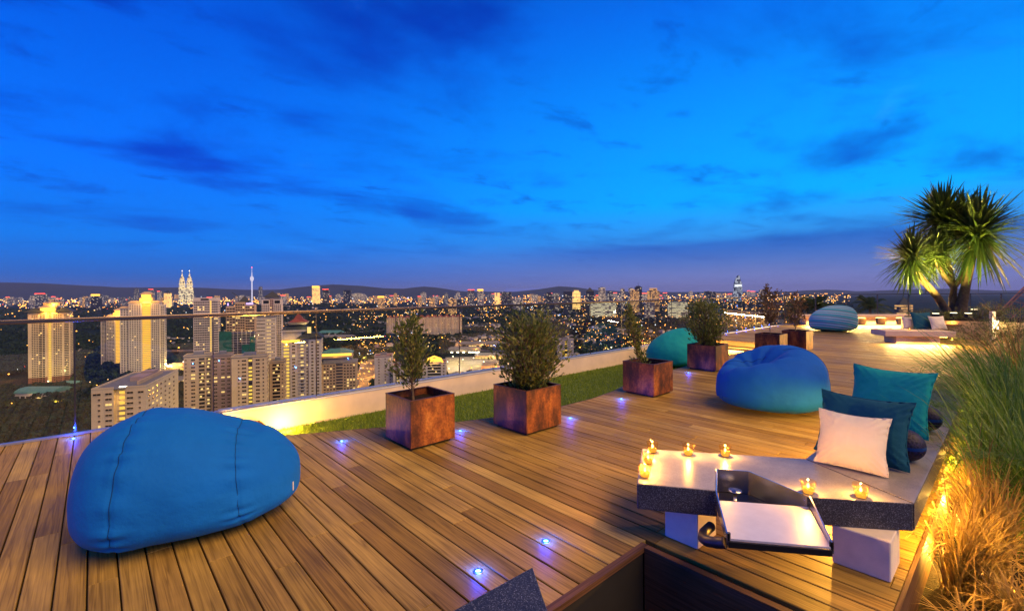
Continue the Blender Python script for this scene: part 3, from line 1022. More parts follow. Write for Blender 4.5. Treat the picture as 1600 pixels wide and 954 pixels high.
def bag(label, px, d, w, dp, h, mat, rot=0., peak=(0., 0.), sharp=1.0, dent=None, folds=0., z0=0., seed=1, wrinkle=.012, seam=None):
    """a beanbag: round foot, crown pulled towards `peak` (fractions of the half-widths), optional seat hollow with folds running into it"""
    c = at(px, 460, d)
    t = thing('beanbag', label, 'beanbag', (c.x, c.y, z0), -YAW + rot, 'beanbags on the terrace')
    a, b = w / 2, dp / 2
    def surf(th, ph, off=0.):
        st, ct = math.sin(th), math.cos(th)
        u, v = sgnpow(ct, .72) * math.cos(ph), sgnpow(ct, .72) * math.sin(ph)
        zc = .36 * h
        if st < 0:
            z = zc - zc * abs(st) ** .50
            sh = 0
        else:
            z = zc + (h - zc) * st ** sharp
            sh = st ** 1.3
        x, y = a * u, b * v
        x = x * (1 - .10 * sh) + a * peak[0] * sh
        y = y * (1 - .10 * sh) + b * peak[1] * sh
        # slope away from the peak
        if st > 0:
            z -= .10 * h * st * ((u - peak[0]) ** 2 + (v - peak[1]) ** 2) * .5
        am = wrinkle * mn.noise(Vector((x * 2.4 + seed, y * 2.4, z * 2.4))) * 1.6 + wrinkle * .5 * mn.noise(Vector((x * 8, y * 8 + seed, z * 8)))
        if dent and st > -.2:
            dx, dy, dr, dd = dent
            rx, ry = (x - dx * a), (y - dy * b)
            rr = math.hypot(rx, ry * 1.25)
            g = math.exp(-(rr / dr) ** 2)
            z -= dd * g
            an = math.atan2(ry, rx)
            ring = math.exp(-((rr - dr * .95) / (dr * .55)) ** 2)
            am += folds * ring * (abs(math.sin(an * 4.5 + 1.2 * mn.noise(Vector((an * 1.5, seed, 0))))) - .55)
        k = min(1, max(0, z / .06))
        n = Vector((u / a, v / b, st / h * 1.2)).normalized()
        p = Vector((x, y, z)) + n * (am + off) * Vector((1, 1, k)).length / 1.732
        p.z = max(.001, p.z)
        return p
    NT, NP = 96, 170
    m = MB()
    for i in range(1, NT):
        th = -math.pi / 2 + math.pi * i / NT
        for j in range(NP):
            m.v.append(tuple(surf(th, 2 * math.pi * j / NP)))
    n = NT - 1
    for i in range(n - 1):
        for j in range(NP):
            k = (j + 1) % NP
            m.f.append((i * NP + j, i * NP + k, (i + 1) * NP + k, (i + 1) * NP + j)); m.m.append(0)
    m.f.append(tuple(reversed(range(NP)))); m.m.append(0)
    m.f.append(tuple((n - 1) * NP + j for j in range(NP))); m.m.append(0)
    body = m.build('body', mat, t, True)
    if seam is not None:
        for ph in seam:
            MB().tube([surf(R(-60 + 145 * j / 50), ph, .001) for j in range(51)], .004, 5).build('seam', 'navy_seam', body, True)
    return t
bag('dented royal blue beanbag with folded seat hollow in the middle of the deck', 1204, 6.82, 1.50, 1.30, .93, 'royal_fabric', R(-8), (.16, .26), .70, (-.26, .12, .36, .36), .045, seed=2, seam=(R(-20), R(160)))
bag('plain teal beanbag on the lawn behind the third planter', 1050, 13.2, 1.45, 1.3, 1.06, 'teal_fabric', 0, (.42, .1), .85, None, z0=LZ + .01, seed=4)
bag('teal and white striped beanbag at the far end of the deck', 1301, 19.3, 1.80, 1.5, 1.08, 'striped_fabric', 0, (.30, .1), .80, None, seed=6, wrinkle=.008)

# ------------------------------------------------------------------ concrete bench with steel tray
bn = thing('concrete_bench', 'angled speckled concrete bench on white blocks at the right front', 'bench', (3.6, 1.2, 0))
def rel(pts, o):
    return [(x - o[0], y - o[1]) for x, y in pts]
BO = (3.6, 1.2)
ZT, ZB = .42, .245
notch = [(3.385, .914), (3.541, 1.335), (3.413, 1.513), (3.05, 1.357)]
MB().prism(rel([(2.765, 1.777), (3.05, 1.357), (3.413, 1.513), (3.541, 1.335), (3.385, .914), (3.758, .445), (4.136, 1.138), (3.413, 2.143)], BO), ZB, ZT, 0, 1).build('left_slab', ['bench_side', 'bench_top'], bn)
MB().prism(rel([(3.764, .443), (8.2, .455), (8.2, 1.145), (4.141, 1.135)], BO), ZB, ZT, 0, 1).build('right_slab', ['bench_side', 'bench_top'], bn)
for s in bn.children:
    md = s.modifiers.new('soft', 'BEVEL'); md.width = .008; md.segments = 2; md.limit_method = 'ANGLE'
for x0, x1, y0, y1 in ((3.005, 3.285, 1.462, 1.705), (3.50, 3.80, .52, .815), (5.6, 5.9, .56, 1.0), (7.4, 7.7, .56, 1.0)):
    MB().cbox(x0 - 3.6, x1 - 3.6, y0 - 1.2, y1 - 1.2, 0.001, ZB - .002, .006).build('support_block', 'plaster_white', bn)
# warm strip below the outer edge, over the planting bed
MB().box(3.9 - 3.6, 8.0 - 3.6, .462 - 1.2, .478 - 1.2, ZB - .016, ZB - .002).build('light_strip', 'warm_strip', bn)
lamp('AREA', bn, (5.7 - 3.6, .43 - 1.2, ZB - .03), 70, (1, .46, .05), (4.0, .03), aim((0, .43, .2), (0, -.25, -.2)))
# small lamp under the bend, lighting the boards
MB().lathe([(0, 0), (.03, 0), (.035, .02), (.0, .02)], 14, (4.28 - 3.6, .98 - 1.2, ZB - .024)).build('under_lamp', 'lamp_white', bn, True)
lamp('POINT', bn, (4.28 - 3.6, .98 - 1.2, ZB - .05), 100, (1, .46, .05), .012)
lamp('AREA', bn, (6.0 - 3.6, 1.06 - 1.2, ZB - .02), 60, (1, .52, .08), (3.0, .03), aim((0, 1.0, .2), (0, 1.6, 0)))

tr = thing('steel_tray', 'open brushed steel tray set into the concrete bench, black front edge', 'tray', (3.0, 1.05, .30))
TO = (3.0, 1.05)
def tw(pts): return rel(pts, TO)
A, B, C, Dn = (3.05, 1.357), (3.385, .914), (2.945, .690), (2.628, 1.105)   # floor: back-left, back-right, front-right, front-left
MB().prism(tw([A, Dn, C, B]), .045, .057).build('floor_plate', 'steel_white', tr)
def wallp(p, q, za0, za1, zb0, zb1, th=.008):
    """thin wall from p to q, heights (bottom, top) at each end"""
    p, q = Vector((p[0] - TO[0], p[1] - TO[1], 0)), Vector((q[0] - TO[0], q[1] - TO[1], 0))
    n = Vector((-(q - p).y, (q - p).x, 0)).normalized() * th
    m = MB()
    m.add([p + Vector((0, 0, za0)), q + Vector((0, 0, zb0)), q + Vector((0, 0, zb1)), p + Vector((0, 0, za1)),
           p + n + Vector((0, 0, za0)), q + n + Vector((0, 0, zb0)), q + n + Vector((0, 0, zb1)), p + n + Vector((0, 0, za1))],
          [(0, 1, 2, 3), (5, 4, 7, 6), (3, 2, 6, 7), (0, 4, 5, 1), (0, 3, 7, 4), (1, 5, 6, 2)])
    return m
wallp(Dn, (3.046, 1.353), .030, .085, .030, .128).build('side_wall', 'steel', tr)
wallp((3.382, .908), C, .030, .128, .030, .085).build('side_wall', 'steel', tr)
wallp((3.052, 1.352), (3.410, 1.505), -.05, .126, -.05, .126).build('recess_wall', 'steel', tr)
wallp((3.410, 1.505), (3.532, 1.335), -.05, .126, -.05, .126).build('recess_wall', 'steel', tr)
wallp((3.532, 1.335), (3.380, .922), -.05, .126, -.05, .126).build('recess_wall', 'steel', tr)
MB().prism(tw([(3.062, 1.345), (3.384, .925), (3.525, 1.332), (3.408, 1.496)]), -.052, -.040).build('recess_floor', 'black_metal', tr)
MB().lathe([(0, .0), (.045, .0), (.045, .012), (.0, .012)], 24, (3.36 - 3.0, 1.36 - 1.05, .02)).build('reflection_disc', 'steel', tr, True)  # disc and stem built to imitate a reflection in the steel wall
MB().tube([(3.36 - 3.0, 1.36 - 1.05, -.04), (3.36 - 3.0, 1.36 - 1.05, .021)], .012, 10).build('reflection_stem', 'steel', tr, True)
wallp(Dn, C, .012, .044, .012, .044, -.014).build('front_edge', 'black_metal', tr)
for p in (Dn, C):
    MB().tube([(p[0] - TO[0] + .01, p[1] - TO[1], .02), (p[0] - TO[0] + .01, p[1] - TO[1], .085)], .011, 8).build('hinge_pin', 'black_metal', tr, True)
d = Vector((C[0] - Dn[0], C[1] - Dn[1], 0)).normalized()
s = Vector((Dn[0] - TO[0], Dn[1] - TO[1], .035))
bk = Vector((.86, .50, 0)).normalized()
MB().tube([s + bk * .03 - d * .010 - Vector((0, 0, .02)), s - d * .05 + bk * .05 - Vector((0, 0, .035)), s - d * .10 + bk * .12 - Vector((0, 0, .065)), s - d * .115 + bk * .20 - Vector((0, 0, .09)), s - d * .10 + bk * .30 - Vector((0, 0, .105)), s - d * .05 + bk * .40 - Vector((0, 0, .11))],
          .030, 14).build('pipe_handle', 'black_rubber', tr, True)

# dark granite corner of a second bench at the bottom edge
gb = thing('stone_bench', 'pointed corner of a dark granite bench at the bottom of the picture', 'bench', (1.2, 1.2, 0))
MB().prism(rel([(1.586, 1.609), (.55, 1.63), (.55, .40), (.80, .40)], (1.2, 1.2)), .225, .40).build('slab', 'granite', gb)
MB().cbox(-.55, -.25, -.6, .2, 0.001, .2245, .006).build('support_block', 'plaster_white', gb)
md = gb.children[0].modifiers.new('soft', 'BEVEL'); md.width = .004; md.segments = 2

# candles
def candle(x, y, label, grp='candles on the concrete bench', z=ZT, power=7.0, s=1.0):
    t = thing('candle_glass', label, 'candle', (x, y, z + .001), 0, grp)
    MB().lathe([(0, .001), (.030, .001), (.034, .005), (.040, .045), (.047, .086)], 24).build('cup', 'cup_glass', t, True)
    MB().lathe([(0, .006), (.026, .006), (.033, .034), (.0, .035)], 20).build('wax', 'wax_glow', t, True)
    MB().lathe([(0, .036), (.006, .040), (.0085, .048), (.005, .060), (0, .070)], 10).build('flame', 'flame', t, True)
    lamp('POINT', t, (0, 0, .075), power, (1, .50, .12), .004)
for x, y, l in [(3.39, 2.03, 'candle glass at the far left corner of the concrete bench'), (3.146, 1.92, 'candle glass in the middle of the left bench end'),
                (2.906, 1.80, 'candle glass at the near left corner of the concrete bench'), (3.544, 1.80, 'candle glass on the back edge, second from bench corner'),
                (3.731, 1.585, 'candle glass on the back edge behind the steel tray'), (3.44, .93, 'candle glass right beside the steel tray corner'),
                (3.618, .685, 'candle glass in front of the white cushion')]:
    candle(x, y, l)

# cushions
def cushion(label, w, h, t_, mat, p0, p1, lean, z=ZT, droop=.0, seed=1, grp='cushions on the concrete bench'):
    """p0-p1: bottom edge on the seat, seen from the front left to right; lean back by `lean` degrees"""
    p0, p1 = Vector((*p0, z)), Vector((*p1, z))
    c = (p0 + p1) / 2
    ax = (p1 - p0).normalized()
    t = thing('cushion', label, 'cushion', c, math.atan2(ax.y, ax.x), grp)
    n = 36
    m = MB()
    cl, sl = math.cos(R(lean)), math.sin(R(lean))
    def pt(u, v, side):
        eu, ev = 1 - abs(u) ** 2.6, 1 - abs(v) ** 2.6
        th = t_ * .5 * (max(0, eu) ** .55) * (max(0, ev) ** .55)
        x = w / 2 * u * (1 - .115 * (1 - v * v)) + .008 * mn.noise(Vector((u * 2, v * 2, seed)))
        y = side * (th * (1 + .20 * mn.noise(Vector((u * 1.6, v * 1.6, seed + side)))) + .004 * mn.noise(Vector((u * 7, v * 7, seed + side))) * (1 if th > .01 else 0)) 
        # pleats running out of the corners
        cr = (abs(u) * abs(v)) ** 2
        y += side * .012 * math.sin(26 * (abs(u) - abs(v)) + seed) * cr * (1 - cr) * 3
        zz = h * (.5 + .5 * v * (1 - (.11 if v > 0 else .03) * (1 - u * u)))
        zz = zz + (1 - cl) * 0
        zz -= droop * (v > 0) * v * (1 - u * u)
        # sit flat at the bottom, lean backwards
        return Vector((x, y * cl + zz * sl, zz * cl - y * sl + .012))
    for side in (-1, 1):
        k = len(m.v)
        for i in range(n + 1):
            for j in range(n + 1):
                p = pt(-1 + 2 * i / n, -1 + 2 * j / n, side)
                p.z = max(p.z, .004)
                m.v.append(tuple(p))
        for i in range(n):
            for j in range(n):
                q = k + i * (n + 1) + j
                f = (q, q + n + 1, q + n + 2, q + 1)
                m.f.append(f if side < 0 else f[::-1]); m.m.append(0)
    cover = m.build('cover', mat, t, True)
    ed = [(-1 + 2 * i / 24, -1) for i in range(24)] + [(1, -1 + 2 * i / 24) for i in range(24)] + [(1 - 2 * i / 24, 1) for i in range(24)] + [(-1, 1 - 2 * i / 24) for i in range(25)]
    path = [pt(u, v, 1) for u, v in ed]
    for p in path: p.z = max(p.z, .005)
    MB().tube(path, .0045, 5).build('piping', mat, cover, True)
    return t
cushion('large bright teal cushion at the back of the concrete bench', .66, .60, .20, 'teal_fabric', (5.50, 1.16), (5.36, .55), 20, seed=2)
cushion('dark petrol blue cushion between the white and teal cushions', .62, .50, .18, 'petrol_fabric', (4.40, 1.13), (4.33, .55), 18, seed=5)
cushion('small white cushion in front on the concrete bench', .45, .41, .16, 'white_fabric', (4.10, 1.06), (4.11, .63), 24, seed=9)
def ball(x, y, r, label):
    t = thing('ball_cushion', label, 'cushion', (x, y, ZT), 0, 'round patterned ball cushions')
    MB().lathe([(r * math.cos(R(-90 + 10 * i)) , r * .96 + r * .96 * math.sin(R(-90 + 10 * i))) for i in range(19)], 28).build('cover', 'navy_pattern', t, True)
    MB().lathe([(r * 1.004 * math.cos(R(-6 + 3 * i)), r * .96 + r * .97 * math.sin(R(-6 + 3 * i))) for i in range(5)], 28).build('band', 'navy_seam', t, True)
ball(4.66, .60, .125, 'round navy patterned ball cushion behind the dark petrol cushion')
ball(5.78, .60, .125, 'round navy patterned ball cushion behind the large teal cushion')

# ------------------------------------------------------------------ grasses in the bed
def ribbons(m_v, m_f, base, n, height, spread, droop, width, r, tilt=(0, 0), segs=6, curl=.3):
    for _ in range(n):
        a = r.uniform(0, 6.283)
        hh = height * r.uniform(.55, 1.1)
        out = spread * r.uniform(.15, 1.0)
        bx, by = base[0] + r.gauss(0, .05), base[1] + r.gauss(0, .05)
        ca, sa = math.cos(a), math.sin(a)
        tx, ty = -sa, ca
        k = len(m_v)
        w0 = width * r.uniform(.7, 1.3)
        dr = droop * r.uniform(.4, 1.3)
        kx, ky = r.gauss(0, curl), r.gauss(0, curl)
        for i in range(segs + 1):
            f = i / segs
            rad = out * f ** 1.35
            z = hh * (f - dr * f ** 2.6)
            x = bx + ca * rad + tilt[0] * f * f + tx * kx * f * f * .15
            y = by + sa * rad + tilt[1] * f * f + ty * ky * f * f * .15
            w = w0 * (1 - f) ** .6 * .5 + .0006
            m_v.append((x - tx * w, y - ty * w, base[2] + z))
            m_v.append((x + tx * w, y + ty * w, base[2] + z))
        for i in range(segs):
            q = k + 2 * i
            m_f.append((q, q + 1, q + 3, q + 2))
def grass_clump(x, y, label, n, height, spread, droop, mat, seed, width=.007, group=None, plumes=0, tilt=(0, 0)):
    r = random.Random(seed)
    t = thing('grass_clump', label, 'grass', (x, y, -.30), 0, group)
    v, f = [], []
    ribbons(v, f, (0, 0, 0), n, height, spread, droop, width, r, tilt)
    m = MB(); m.v, m.f, m.m = v, f, [0] * len(f)
    m.build('blades', mat, t)
    if plumes:
        v, f = [], []
        for _ in range(plumes):
            a = r.uniform(0, 6.283); o = spread * r.uniform(.2, .6); h = height * r.uniform(.36, .50)
            top = (o * math.cos(a) + tilt[0], o * math.sin(a) + tilt[1], h)
            ribbons(v, f, top, 30, .10, .34, 1.9, .006, r, segs=4)
        m = MB(); m.v, m.f, m.m = v, f, [0] * len(f)
        tag(m.build('plumes', mat, t), kind='stuff')
gg, gd = 'green fountain grasses in the bed', 'dry grasses below the concrete bench'
G = [(5.7, .16, 'green arching grass just right of the large teal cushion', 700, 1.6, 1.0, .55, 'reed_green', 1, (0, .10)),
     (6.6, .05, 'tall green grass clump rising behind the large teal cushion', 760, 1.9, 1.1, .55, 'reed_green', 2, (0, .15)),
     (7.7, .22, 'green grass clump arching over the deck edge beyond the bench', 760, 2.1, 1.15, .6, 'reed_green', 3, (0, .35)),
     (9.0, .10, 'far green grass clump spilling towards the deck', 680, 2.2, 1.2, .62, 'reed_green', 4, (0, .40)),
     (10.6, .0, 'farthest grass clump below the spiky tree', 520, 2.5, 1.0, .6, 'reed_dry', 5, (0, .2)),
     (8.3, -.25, 'olive grass clump at the right edge, mid height', 620, 2.0, 1.0, .5, 'reed_green', 6, (0, 0)),
     (5.2, -.12, 'green grass clump at the right edge above the dry grass', 480, 1.7, .75, .5, 'reed_green', 12, (0, .0)),
     (4.3, .24, 'dry golden grass glowing beside the bench corner', 420, 1.0, .46, .55, 'reed_dry', 7, (0, -.05)),
     (4.75, .14, 'dry golden grass glowing below the middle of the bench', 420, 1.15, .5, .5, 'reed_dry', 8, (0, 0)),
     (5.3, .25, 'dry golden grass under the bench strip light, behind the others', 360, 1.2, .45, .5, 'reed_dry', 9, (0, 0)),
     (4.1, -.02, 'dry grass tuft at the lower right edge', 330, .50, .4, .6, 'reed_dry', 10, (0, 0)),
     (3.7, .18, 'dark dry grass tuft in the bottom right corner', 240, .38, .3, .6, 'reed_dry', 11, (0, 0)),
     (4.6, -.22, 'dry grass clump cut by the right edge', 320, .70, .4, .5, 'reed_dry', 13, (0, 0))]
for x, y, l, n, h, sp, dr, mat, sd_, ti in G:
    grass_clump(x, y, l, int(n * .62), h, sp, dr, mat, sd_, .0145 if mat == 'reed_green' else .012, gg if mat == 'reed_green' else gd, 9 if mat == 'reed_green' else 0, ti)
def bed_lamp(x, y, label, e):
    t = thing('garden_spike_light', label, 'light', (x, y, -.30), 0, 'spike lights hidden in the bed')
    MB().tube([(0, 0, 0), (0, 0, .06)], .008, 8).build('spike', 'black_metal', t)
    MB().lathe([(.0, .06), (.022, .06), (.026, .10), (.020, .10), (.0, .094)], 12).build('lamp_head', 'warm_strip', t, True)
    lamp('POINT', t, (0, 0, .16), e, (1, .52, .07), .03)
for x, y, e_, l in ((4.55, .30, 5, 'small spike light glowing in the dry grass by the bench'), (4.2, -.12, 3, 'small spike light glowing low at the right edge'),
                    (5.6, .36, 6, 'small spike light behind the large teal cushion'), (7.2, .32, 8, 'small spike light in the green grass beyond the bench'),
                    (9.6, .15, 7, 'small spike light in the farthest grass')):
    bed_lamp(x, y, l, e_ * 9)

# ------------------------------------------------------------------ far end: benches, spiky tree, planters
def block_bench(name, label, px0, px1, d, depth, ztop, th, nleg, rz_off=0., glow_e=20, legw=.45):
    a, b = at(px0, 460, d), at(px1, 460, d)
    L_ = (b - a).length
    t = thing(name, label, 'bench', (a.x, a.y, 0), -YAW + rz_off)
    MB().cbox(0, L_, 0, depth, ztop - th, ztop, .008).build('slab', 'wall_cream', t)
    for k in range(nleg):
        x = .35 + (L_ - .7 - legw) * k / max(1, nleg - 1)
        MB().cbox(x, x + legw, .12, depth - .06, .001, ztop - th - .002, .006).build('support_block', 'wall_cream', t)
        if k < nleg - 1:
            MB().box(x + legw + .05, x + legw + .5, .2, .22, ztop - th - .03, ztop - th - .01).build('light_strip', 'warm_strip', t)
    lamp('AREA', t, (L_ / 2, .05, ztop - th - .04), glow_e, (1, .60, .16), (L_ * .9, .04), (R(-62), 0, 0))
    return t
block_bench('low_bench', 'long low cream bench on lit blocks along the far balustrade', 1250, 1436, 22.3, .75, .50, .13, 6, R(-4), 1000)
block_bench('low_bench', 'cream slab bench with cushions in front of the spiky tree', 1383, 1475, 14.6, .9, .42, .17, 2, R(-14), 250, .9)
def far_cushion(label, px, d, w, h, z, mat, lean=15, rz=0., seed=3):
    c = at(px, 460, d)
    ax = Vector((math.cos(-YAW + rz), math.sin(-YAW + rz), 0))
    p0, p1 = c - ax * w / 2, c + ax * w / 2
    cushion(label, w, h, .18, mat, (p0.x, p0.y), (p1.x, p1.y), lean, z, seed=seed, grp='cushions on the far bench')
far_cushion('dark petrol cushion on the far slab bench', 1443, 15.0, .66, .56, .425, 'petrol_fabric', 15, 0, 3)
far_cushion('white cushion on the far slab bench', 1468, 14.8, .56, .44, .425, 'white_fabric', 18, .1, 7)
far_cushion('pale pinkish cushion at the left of the far slab bench', 1423, 15.2, .46, .40, .425, 'white_fabric', 15, 0, 8)
c = at(1421, 460, 14.75); candle(c.x, c.y, 'candle glass on the far slab bench', 'candle on the far bench', .421, 2, 1.2)
# raised bed behind, with low wall
rb = thing('raised_planter', 'raised masonry bed holding the spiky tree and low plants', 'planter', (at(1470, 460, 16.2).x, at(1470, 460, 16.2).y, 0), -YAW - R(36))
MB().cbox(-.9, 3.0, 0, 2.4, .001, .62, .01).build('kerb_wall', 'facade_tan', rb)
MB().box(-.82, 2.92, .08, 2.32, .621, .66).build('soil', 'soil', rb)
for k in range(4):
    c = at(1487 + 11 * k, 460, 16.0)
    candle(c.x, c.y, ['candle glass nearest the white cushion on the red shelf', 'second candle glass along the red shelf', 'third candle glass along the red shelf', 'candle glass at the right end of the red shelf'][k], 'candles on the red shelf below the spiky tree', .50, 6)
c = at(1504, 460, 16.0)
sh = thing('candle_shelf', 'reddish timber shelf holding four candles below the spiky tree', 'shelf', (c.x, c.y, 0), -YAW)
MB().box(-.7, .6, -.12, .15, .44, .499).build('shelf_board', 'dark_wood', sh)
MB().box(-.65, -.55, -.08, .15, .001, .439).build('bracket', 'dark_wood', sh)
MB().box(.45, .55, -.08, .15, .001, .439).build('bracket', 'dark_wood', sh)

def spiky_tree():
    D0 = 17.2
    b = at(1498, 489, D0)
    t = thing('spiky_tree', 'branching spiky tree with strap leaves, floodlit yellow from below', 'tree', b)
    def P(px, py, dd=0.):
        return at(px, py, D0 + dd) - b
    tk = MB()
    tk.tube([P(1500, 492), P(1503, 474), P(1509, 446, -.1), P(1516, 415, -.2), P(1523, 378, -.2)], [.22, .17, .14, .13, .12], 12)
    tk.tube([P(1490, 490, .3), P(1489, 462, .2), P(1491, 447, .1), P(1507, 428, .0), P(1520, 404, -.1)], [.15, .12, .10, .09, .08], 10)
    tk.tube([P(1491, 450, .1), P(1477, 432, .2), P(1464, 412, .3), P(1460, 402, .3)], [.10, .09, .08, .08], 10)
    tk.tube([P(1482, 490, -.2), P(1464, 463, -.3), P(1442, 438, -.4), P(1424, 412, -.5)], [.13, .12, .11, .10], 10)
    tk.tube([P(1490, 448, .2), P(1483, 415, .5), P(1474, 370, .7), P(1470, 350, .7)], [.09, .08, .08, .08], 10)
    tk.build('trunk', 'palm_bark', t, True)
    r = random.Random(21)
    def rosette(c, n, ln, wid=.095, low=-80):
        v, f = [], []
        for i in range(n):
            a = r.uniform(0, 6.283)
            el = R(r.uniform(low, 88)) if r.random() < .75 else R(r.uniform(10, 85))
            L_ = ln * r.uniform(.72, 1.08)
            dr = Vector((math.cos(a) * math.cos(el), math.sin(a) * math.cos(el), math.sin(el)))
            sd_ = dr.cross(Vector((0, 0, 1)))
            sd_ = sd_.normalized() if sd_.length > .05 else Vector((1, 0, 0))
            k = len(v)
            sag = r.uniform(.02, .36) * L_ * (1 if el > R(-10) else .9)
            org = c + Vector((r.gauss(0, .06), r.gauss(0, .06), r.gauss(0, .10)))
            for s_ in range(6):
                q = s_ / 5
                p = org + dr * (L_ * q) + Vector((0, 0, -sag * q ** 2.3))
                w = wid * (.55 + .6 * math.sin(min(1, q * 1.6 + .25) * math.pi * .62)) * (1 - q ** 3) * .5 + .002
                v.append(tuple(p - sd_ * w)); v.append(tuple(p + Vector((0, 0, -w * .35)))); v.append(tuple(p + sd_ * w))
            for s_ in range(5):
                q = k + 3 * s_
                f.append((q, q + 1, q + 4, q + 3)); f.append((q + 1, q + 2, q + 5, q + 4))
        m = MB(); m.v, m.f, m.m = v, f, [0] * len(f)
        m.build('crown', 'palm_leaf', t)
    rosette(P(1527, 366, -.2), 420, 2.0, .08, -70)
    rosette(P(1473, 345, .7), 380, 1.8, .08, -60)
    rosette(P(1503, 345, .5), 220, 1.5, .075, -50)
    rosette(P(1424, 404, -.5), 280, 1.3, .07, -70)
    rosette(P(1461, 400, .3), 260, 1.3, .07, -60)
    return b
pb = spiky_tree()
def flood(px, py, d, label, to, e):
    c = at(px, py, d)
    t = thing('flood_lamp', label, 'lamp', (c.x, c.y, .66), -YAW, 'flood lamps at the foot of the spiky tree')
    MB().tube([(0, 0, 0), (0, 0, .10)], .015, 8).build('stake', 'black_metal', t)
    MB().cbox(-.09, .09, -.06, .06, .10, .24, .01).build('lamp_body', 'black_metal', t)
    MB().box(-.08, .08, -.05, .05, .241, .250).build('lamp_lens', 'lamp_white', t)
    lo = Vector((0, -.02, .30))
    wt = Vector(to) - Vector((c.x, c.y, .66))
    wl = Matrix.Rotation(YAW, 3, 'Z') @ wt
    lamp('SPOT', t, lo, e, (1, .78, .16), .05, aim(lo, wl), spot_size=R(95), spot_blend=.6)
flood(1513, 484, 15.6, 'white flood lamp at the right foot of the spiky tree', at(1500, 335, 16.6), 1700)
flood(1462, 490, 15.6, 'flood lamp hidden left of the spiky tree foot', at(1455, 350, 16.6), 1500)
flood(1490, 486, 15.9, 'added flood lamp in front of the spiky tree trunks', at(1480, 345, 16.6), 1200)  # added lamp without a known fitting, brightens the crowns from below
flood(1522, 474, 18.4, 'small flood lamp behind the spiky tree', at(1525, 370, 17.2), 250)
# low plants in the raised bed
def low_plant(px, d, z, h, rad, n, label, mat='bed_leaf', seed=1, size=.06, grp='low plants in the raised bed'):
    c = at(px, 460, d)
    r = random.Random(seed)
    t = thing('low_plant', label, 'plant', (c.x, c.y, z), 0, grp)
    pts, dirs = [], []
    st = MB()
    for i in range(n):
        a, q = r.uniform(0, 6.283), math.sqrt(r.random())
        zz = h * r.uniform(.15, 1) * math.sqrt(max(.05, 1 - q * q * .8))
        p = Vector((rad * q * math.cos(a), rad * q * math.sin(a), zz))
        pts.append(tuple(p)); dirs.append((p.x / rad, p.y / rad, .7))
    for i in range(14):
        a = r.uniform(0, 6.283)
        st.tube([(0, 0, 0), (rad * .4 * math.cos(a), rad * .4 * math.sin(a), h * .4), (rad * .8 * math.cos(a), rad * .8 * math.sin(a), h * .75)], [.012, .008, .004], 4)
    st.build('stems', 'bark', t)
    leaf_cloud('foliage', pts, dirs, size, mat, t, .30, seed)
for i, (px, d, h, rad, l) in enumerate([(1448, 16.6, .35, .55, 'low leafy plant left of the spiky tree foot'), (1476, 16.5, .28, .45, 'low leafy plant in front of the spiky tree'),
                                        (1500, 16.5, .26, .45, 'low leafy plant above the candle shelf'), (1530, 17.0, .42, .6, 'low leafy plant right of the spiky tree'),
                                        (1560, 17.6, .65, .7, 'dark leafy bush right of the flood lamps')]):
    low_plant(px, d, .66, h, rad, 700, l, seed=30 + i)
low_plant(1585, 14.5, 0, 1.15, .9, 1800, 'dark leafy bush at the right edge below the crane', 'bed_leaf', 41, .075)
low_plant(1540, 14.0, 0, .75, .9, 1500, 'golden leafy bush in front of the raised bed', 'bed_leaf', 42, .065)
# pale lantern post by the raised bed
c = at(1550, 460, 15.3)
t = thing('lantern_post', 'pale square lantern post right of the candle shelf', 'lantern', (c.x, c.y, 0), -YAW)
MB().cbox(-.05, .07, -.05, .05, 0, .98, .006).build('post', 'plaster_white', t)
MB().box(.0, .12, -.10, -.052, .40, .68).build('lamp_glass', 'lamp_white', t)
lamp('POINT', t, (.05, -.3, .55), 30, (1, .70, .30), .08)

# palms and bushes standing beyond the far balustrade on a lower terrace
def fan_palm(px, py_top, d, label, ln, n=46, seed=1):
    r = random.Random(seed)
    c = at(px, py_top, d)
    t = thing('palm_tree', label, 'palm', (c.x, c.y, -.9), 0, 'palms beyond the far balustrade')
    h = c.z + .9 - ln * .45
    MB().tube([(0, 0, 0), (.05, 0, h * .5), (0, .03, h)], [.12, .10, .08], 8).build('trunk', 'bark', t, True)
    v, f = [], []
    for i in range(n):
        a, el = r.uniform(0, 6.283), R(r.uniform(-15, 70))
        L_ = ln * r.uniform(.8, 1.1)
        dr = Vector((math.cos(a) * math.cos(el), math.sin(a) * math.cos(el), math.sin(el)))
        sdv = Vector((-math.sin(a), math.cos(a), 0))
        pr = None
        for s_ in range(9):
            q = s_ / 8
            p = Vector((0, 0, h)) + dr * L_ * q + Vector((0, 0, -.5 * L_ * q ** 2.2))
            if pr is not None:
                for sg in (-1, 1):
                    for e_ in range(3):
                        o_ = pr.lerp(p, e_ / 3)
                        tip = o_ + (sdv * sg * .28 + dr * .18) * L_ * .75 * (1 - .6 * q) + Vector((0, 0, -.10 * L_))
                        k = len(v)
                        v += [tuple(o_ - dr * .02), tuple(o_ + dr * .02), tuple(tip)]
                        f.append((k, k + 1, k + 2))
            pr = p
    m = MB(); m.v, m.f, m.m = v, f, [0] * len(f)
    m.build('crown', 'palm_leaf', t)
fan_palm(1360, 462, 27.5, 'feathery dark palm beyond the far balustrade, above the striped beanbag', 1.5, 40, 2)
fan_palm(1275, 460, 26.8, 'broad dark palm beyond the far balustrade, left of the striped beanbag', 1.5, 60, 3)
fan_palm(1248, 466, 27.2, 'smaller dark palm at the left end of the far balustrade', 1.2, 40, 4)

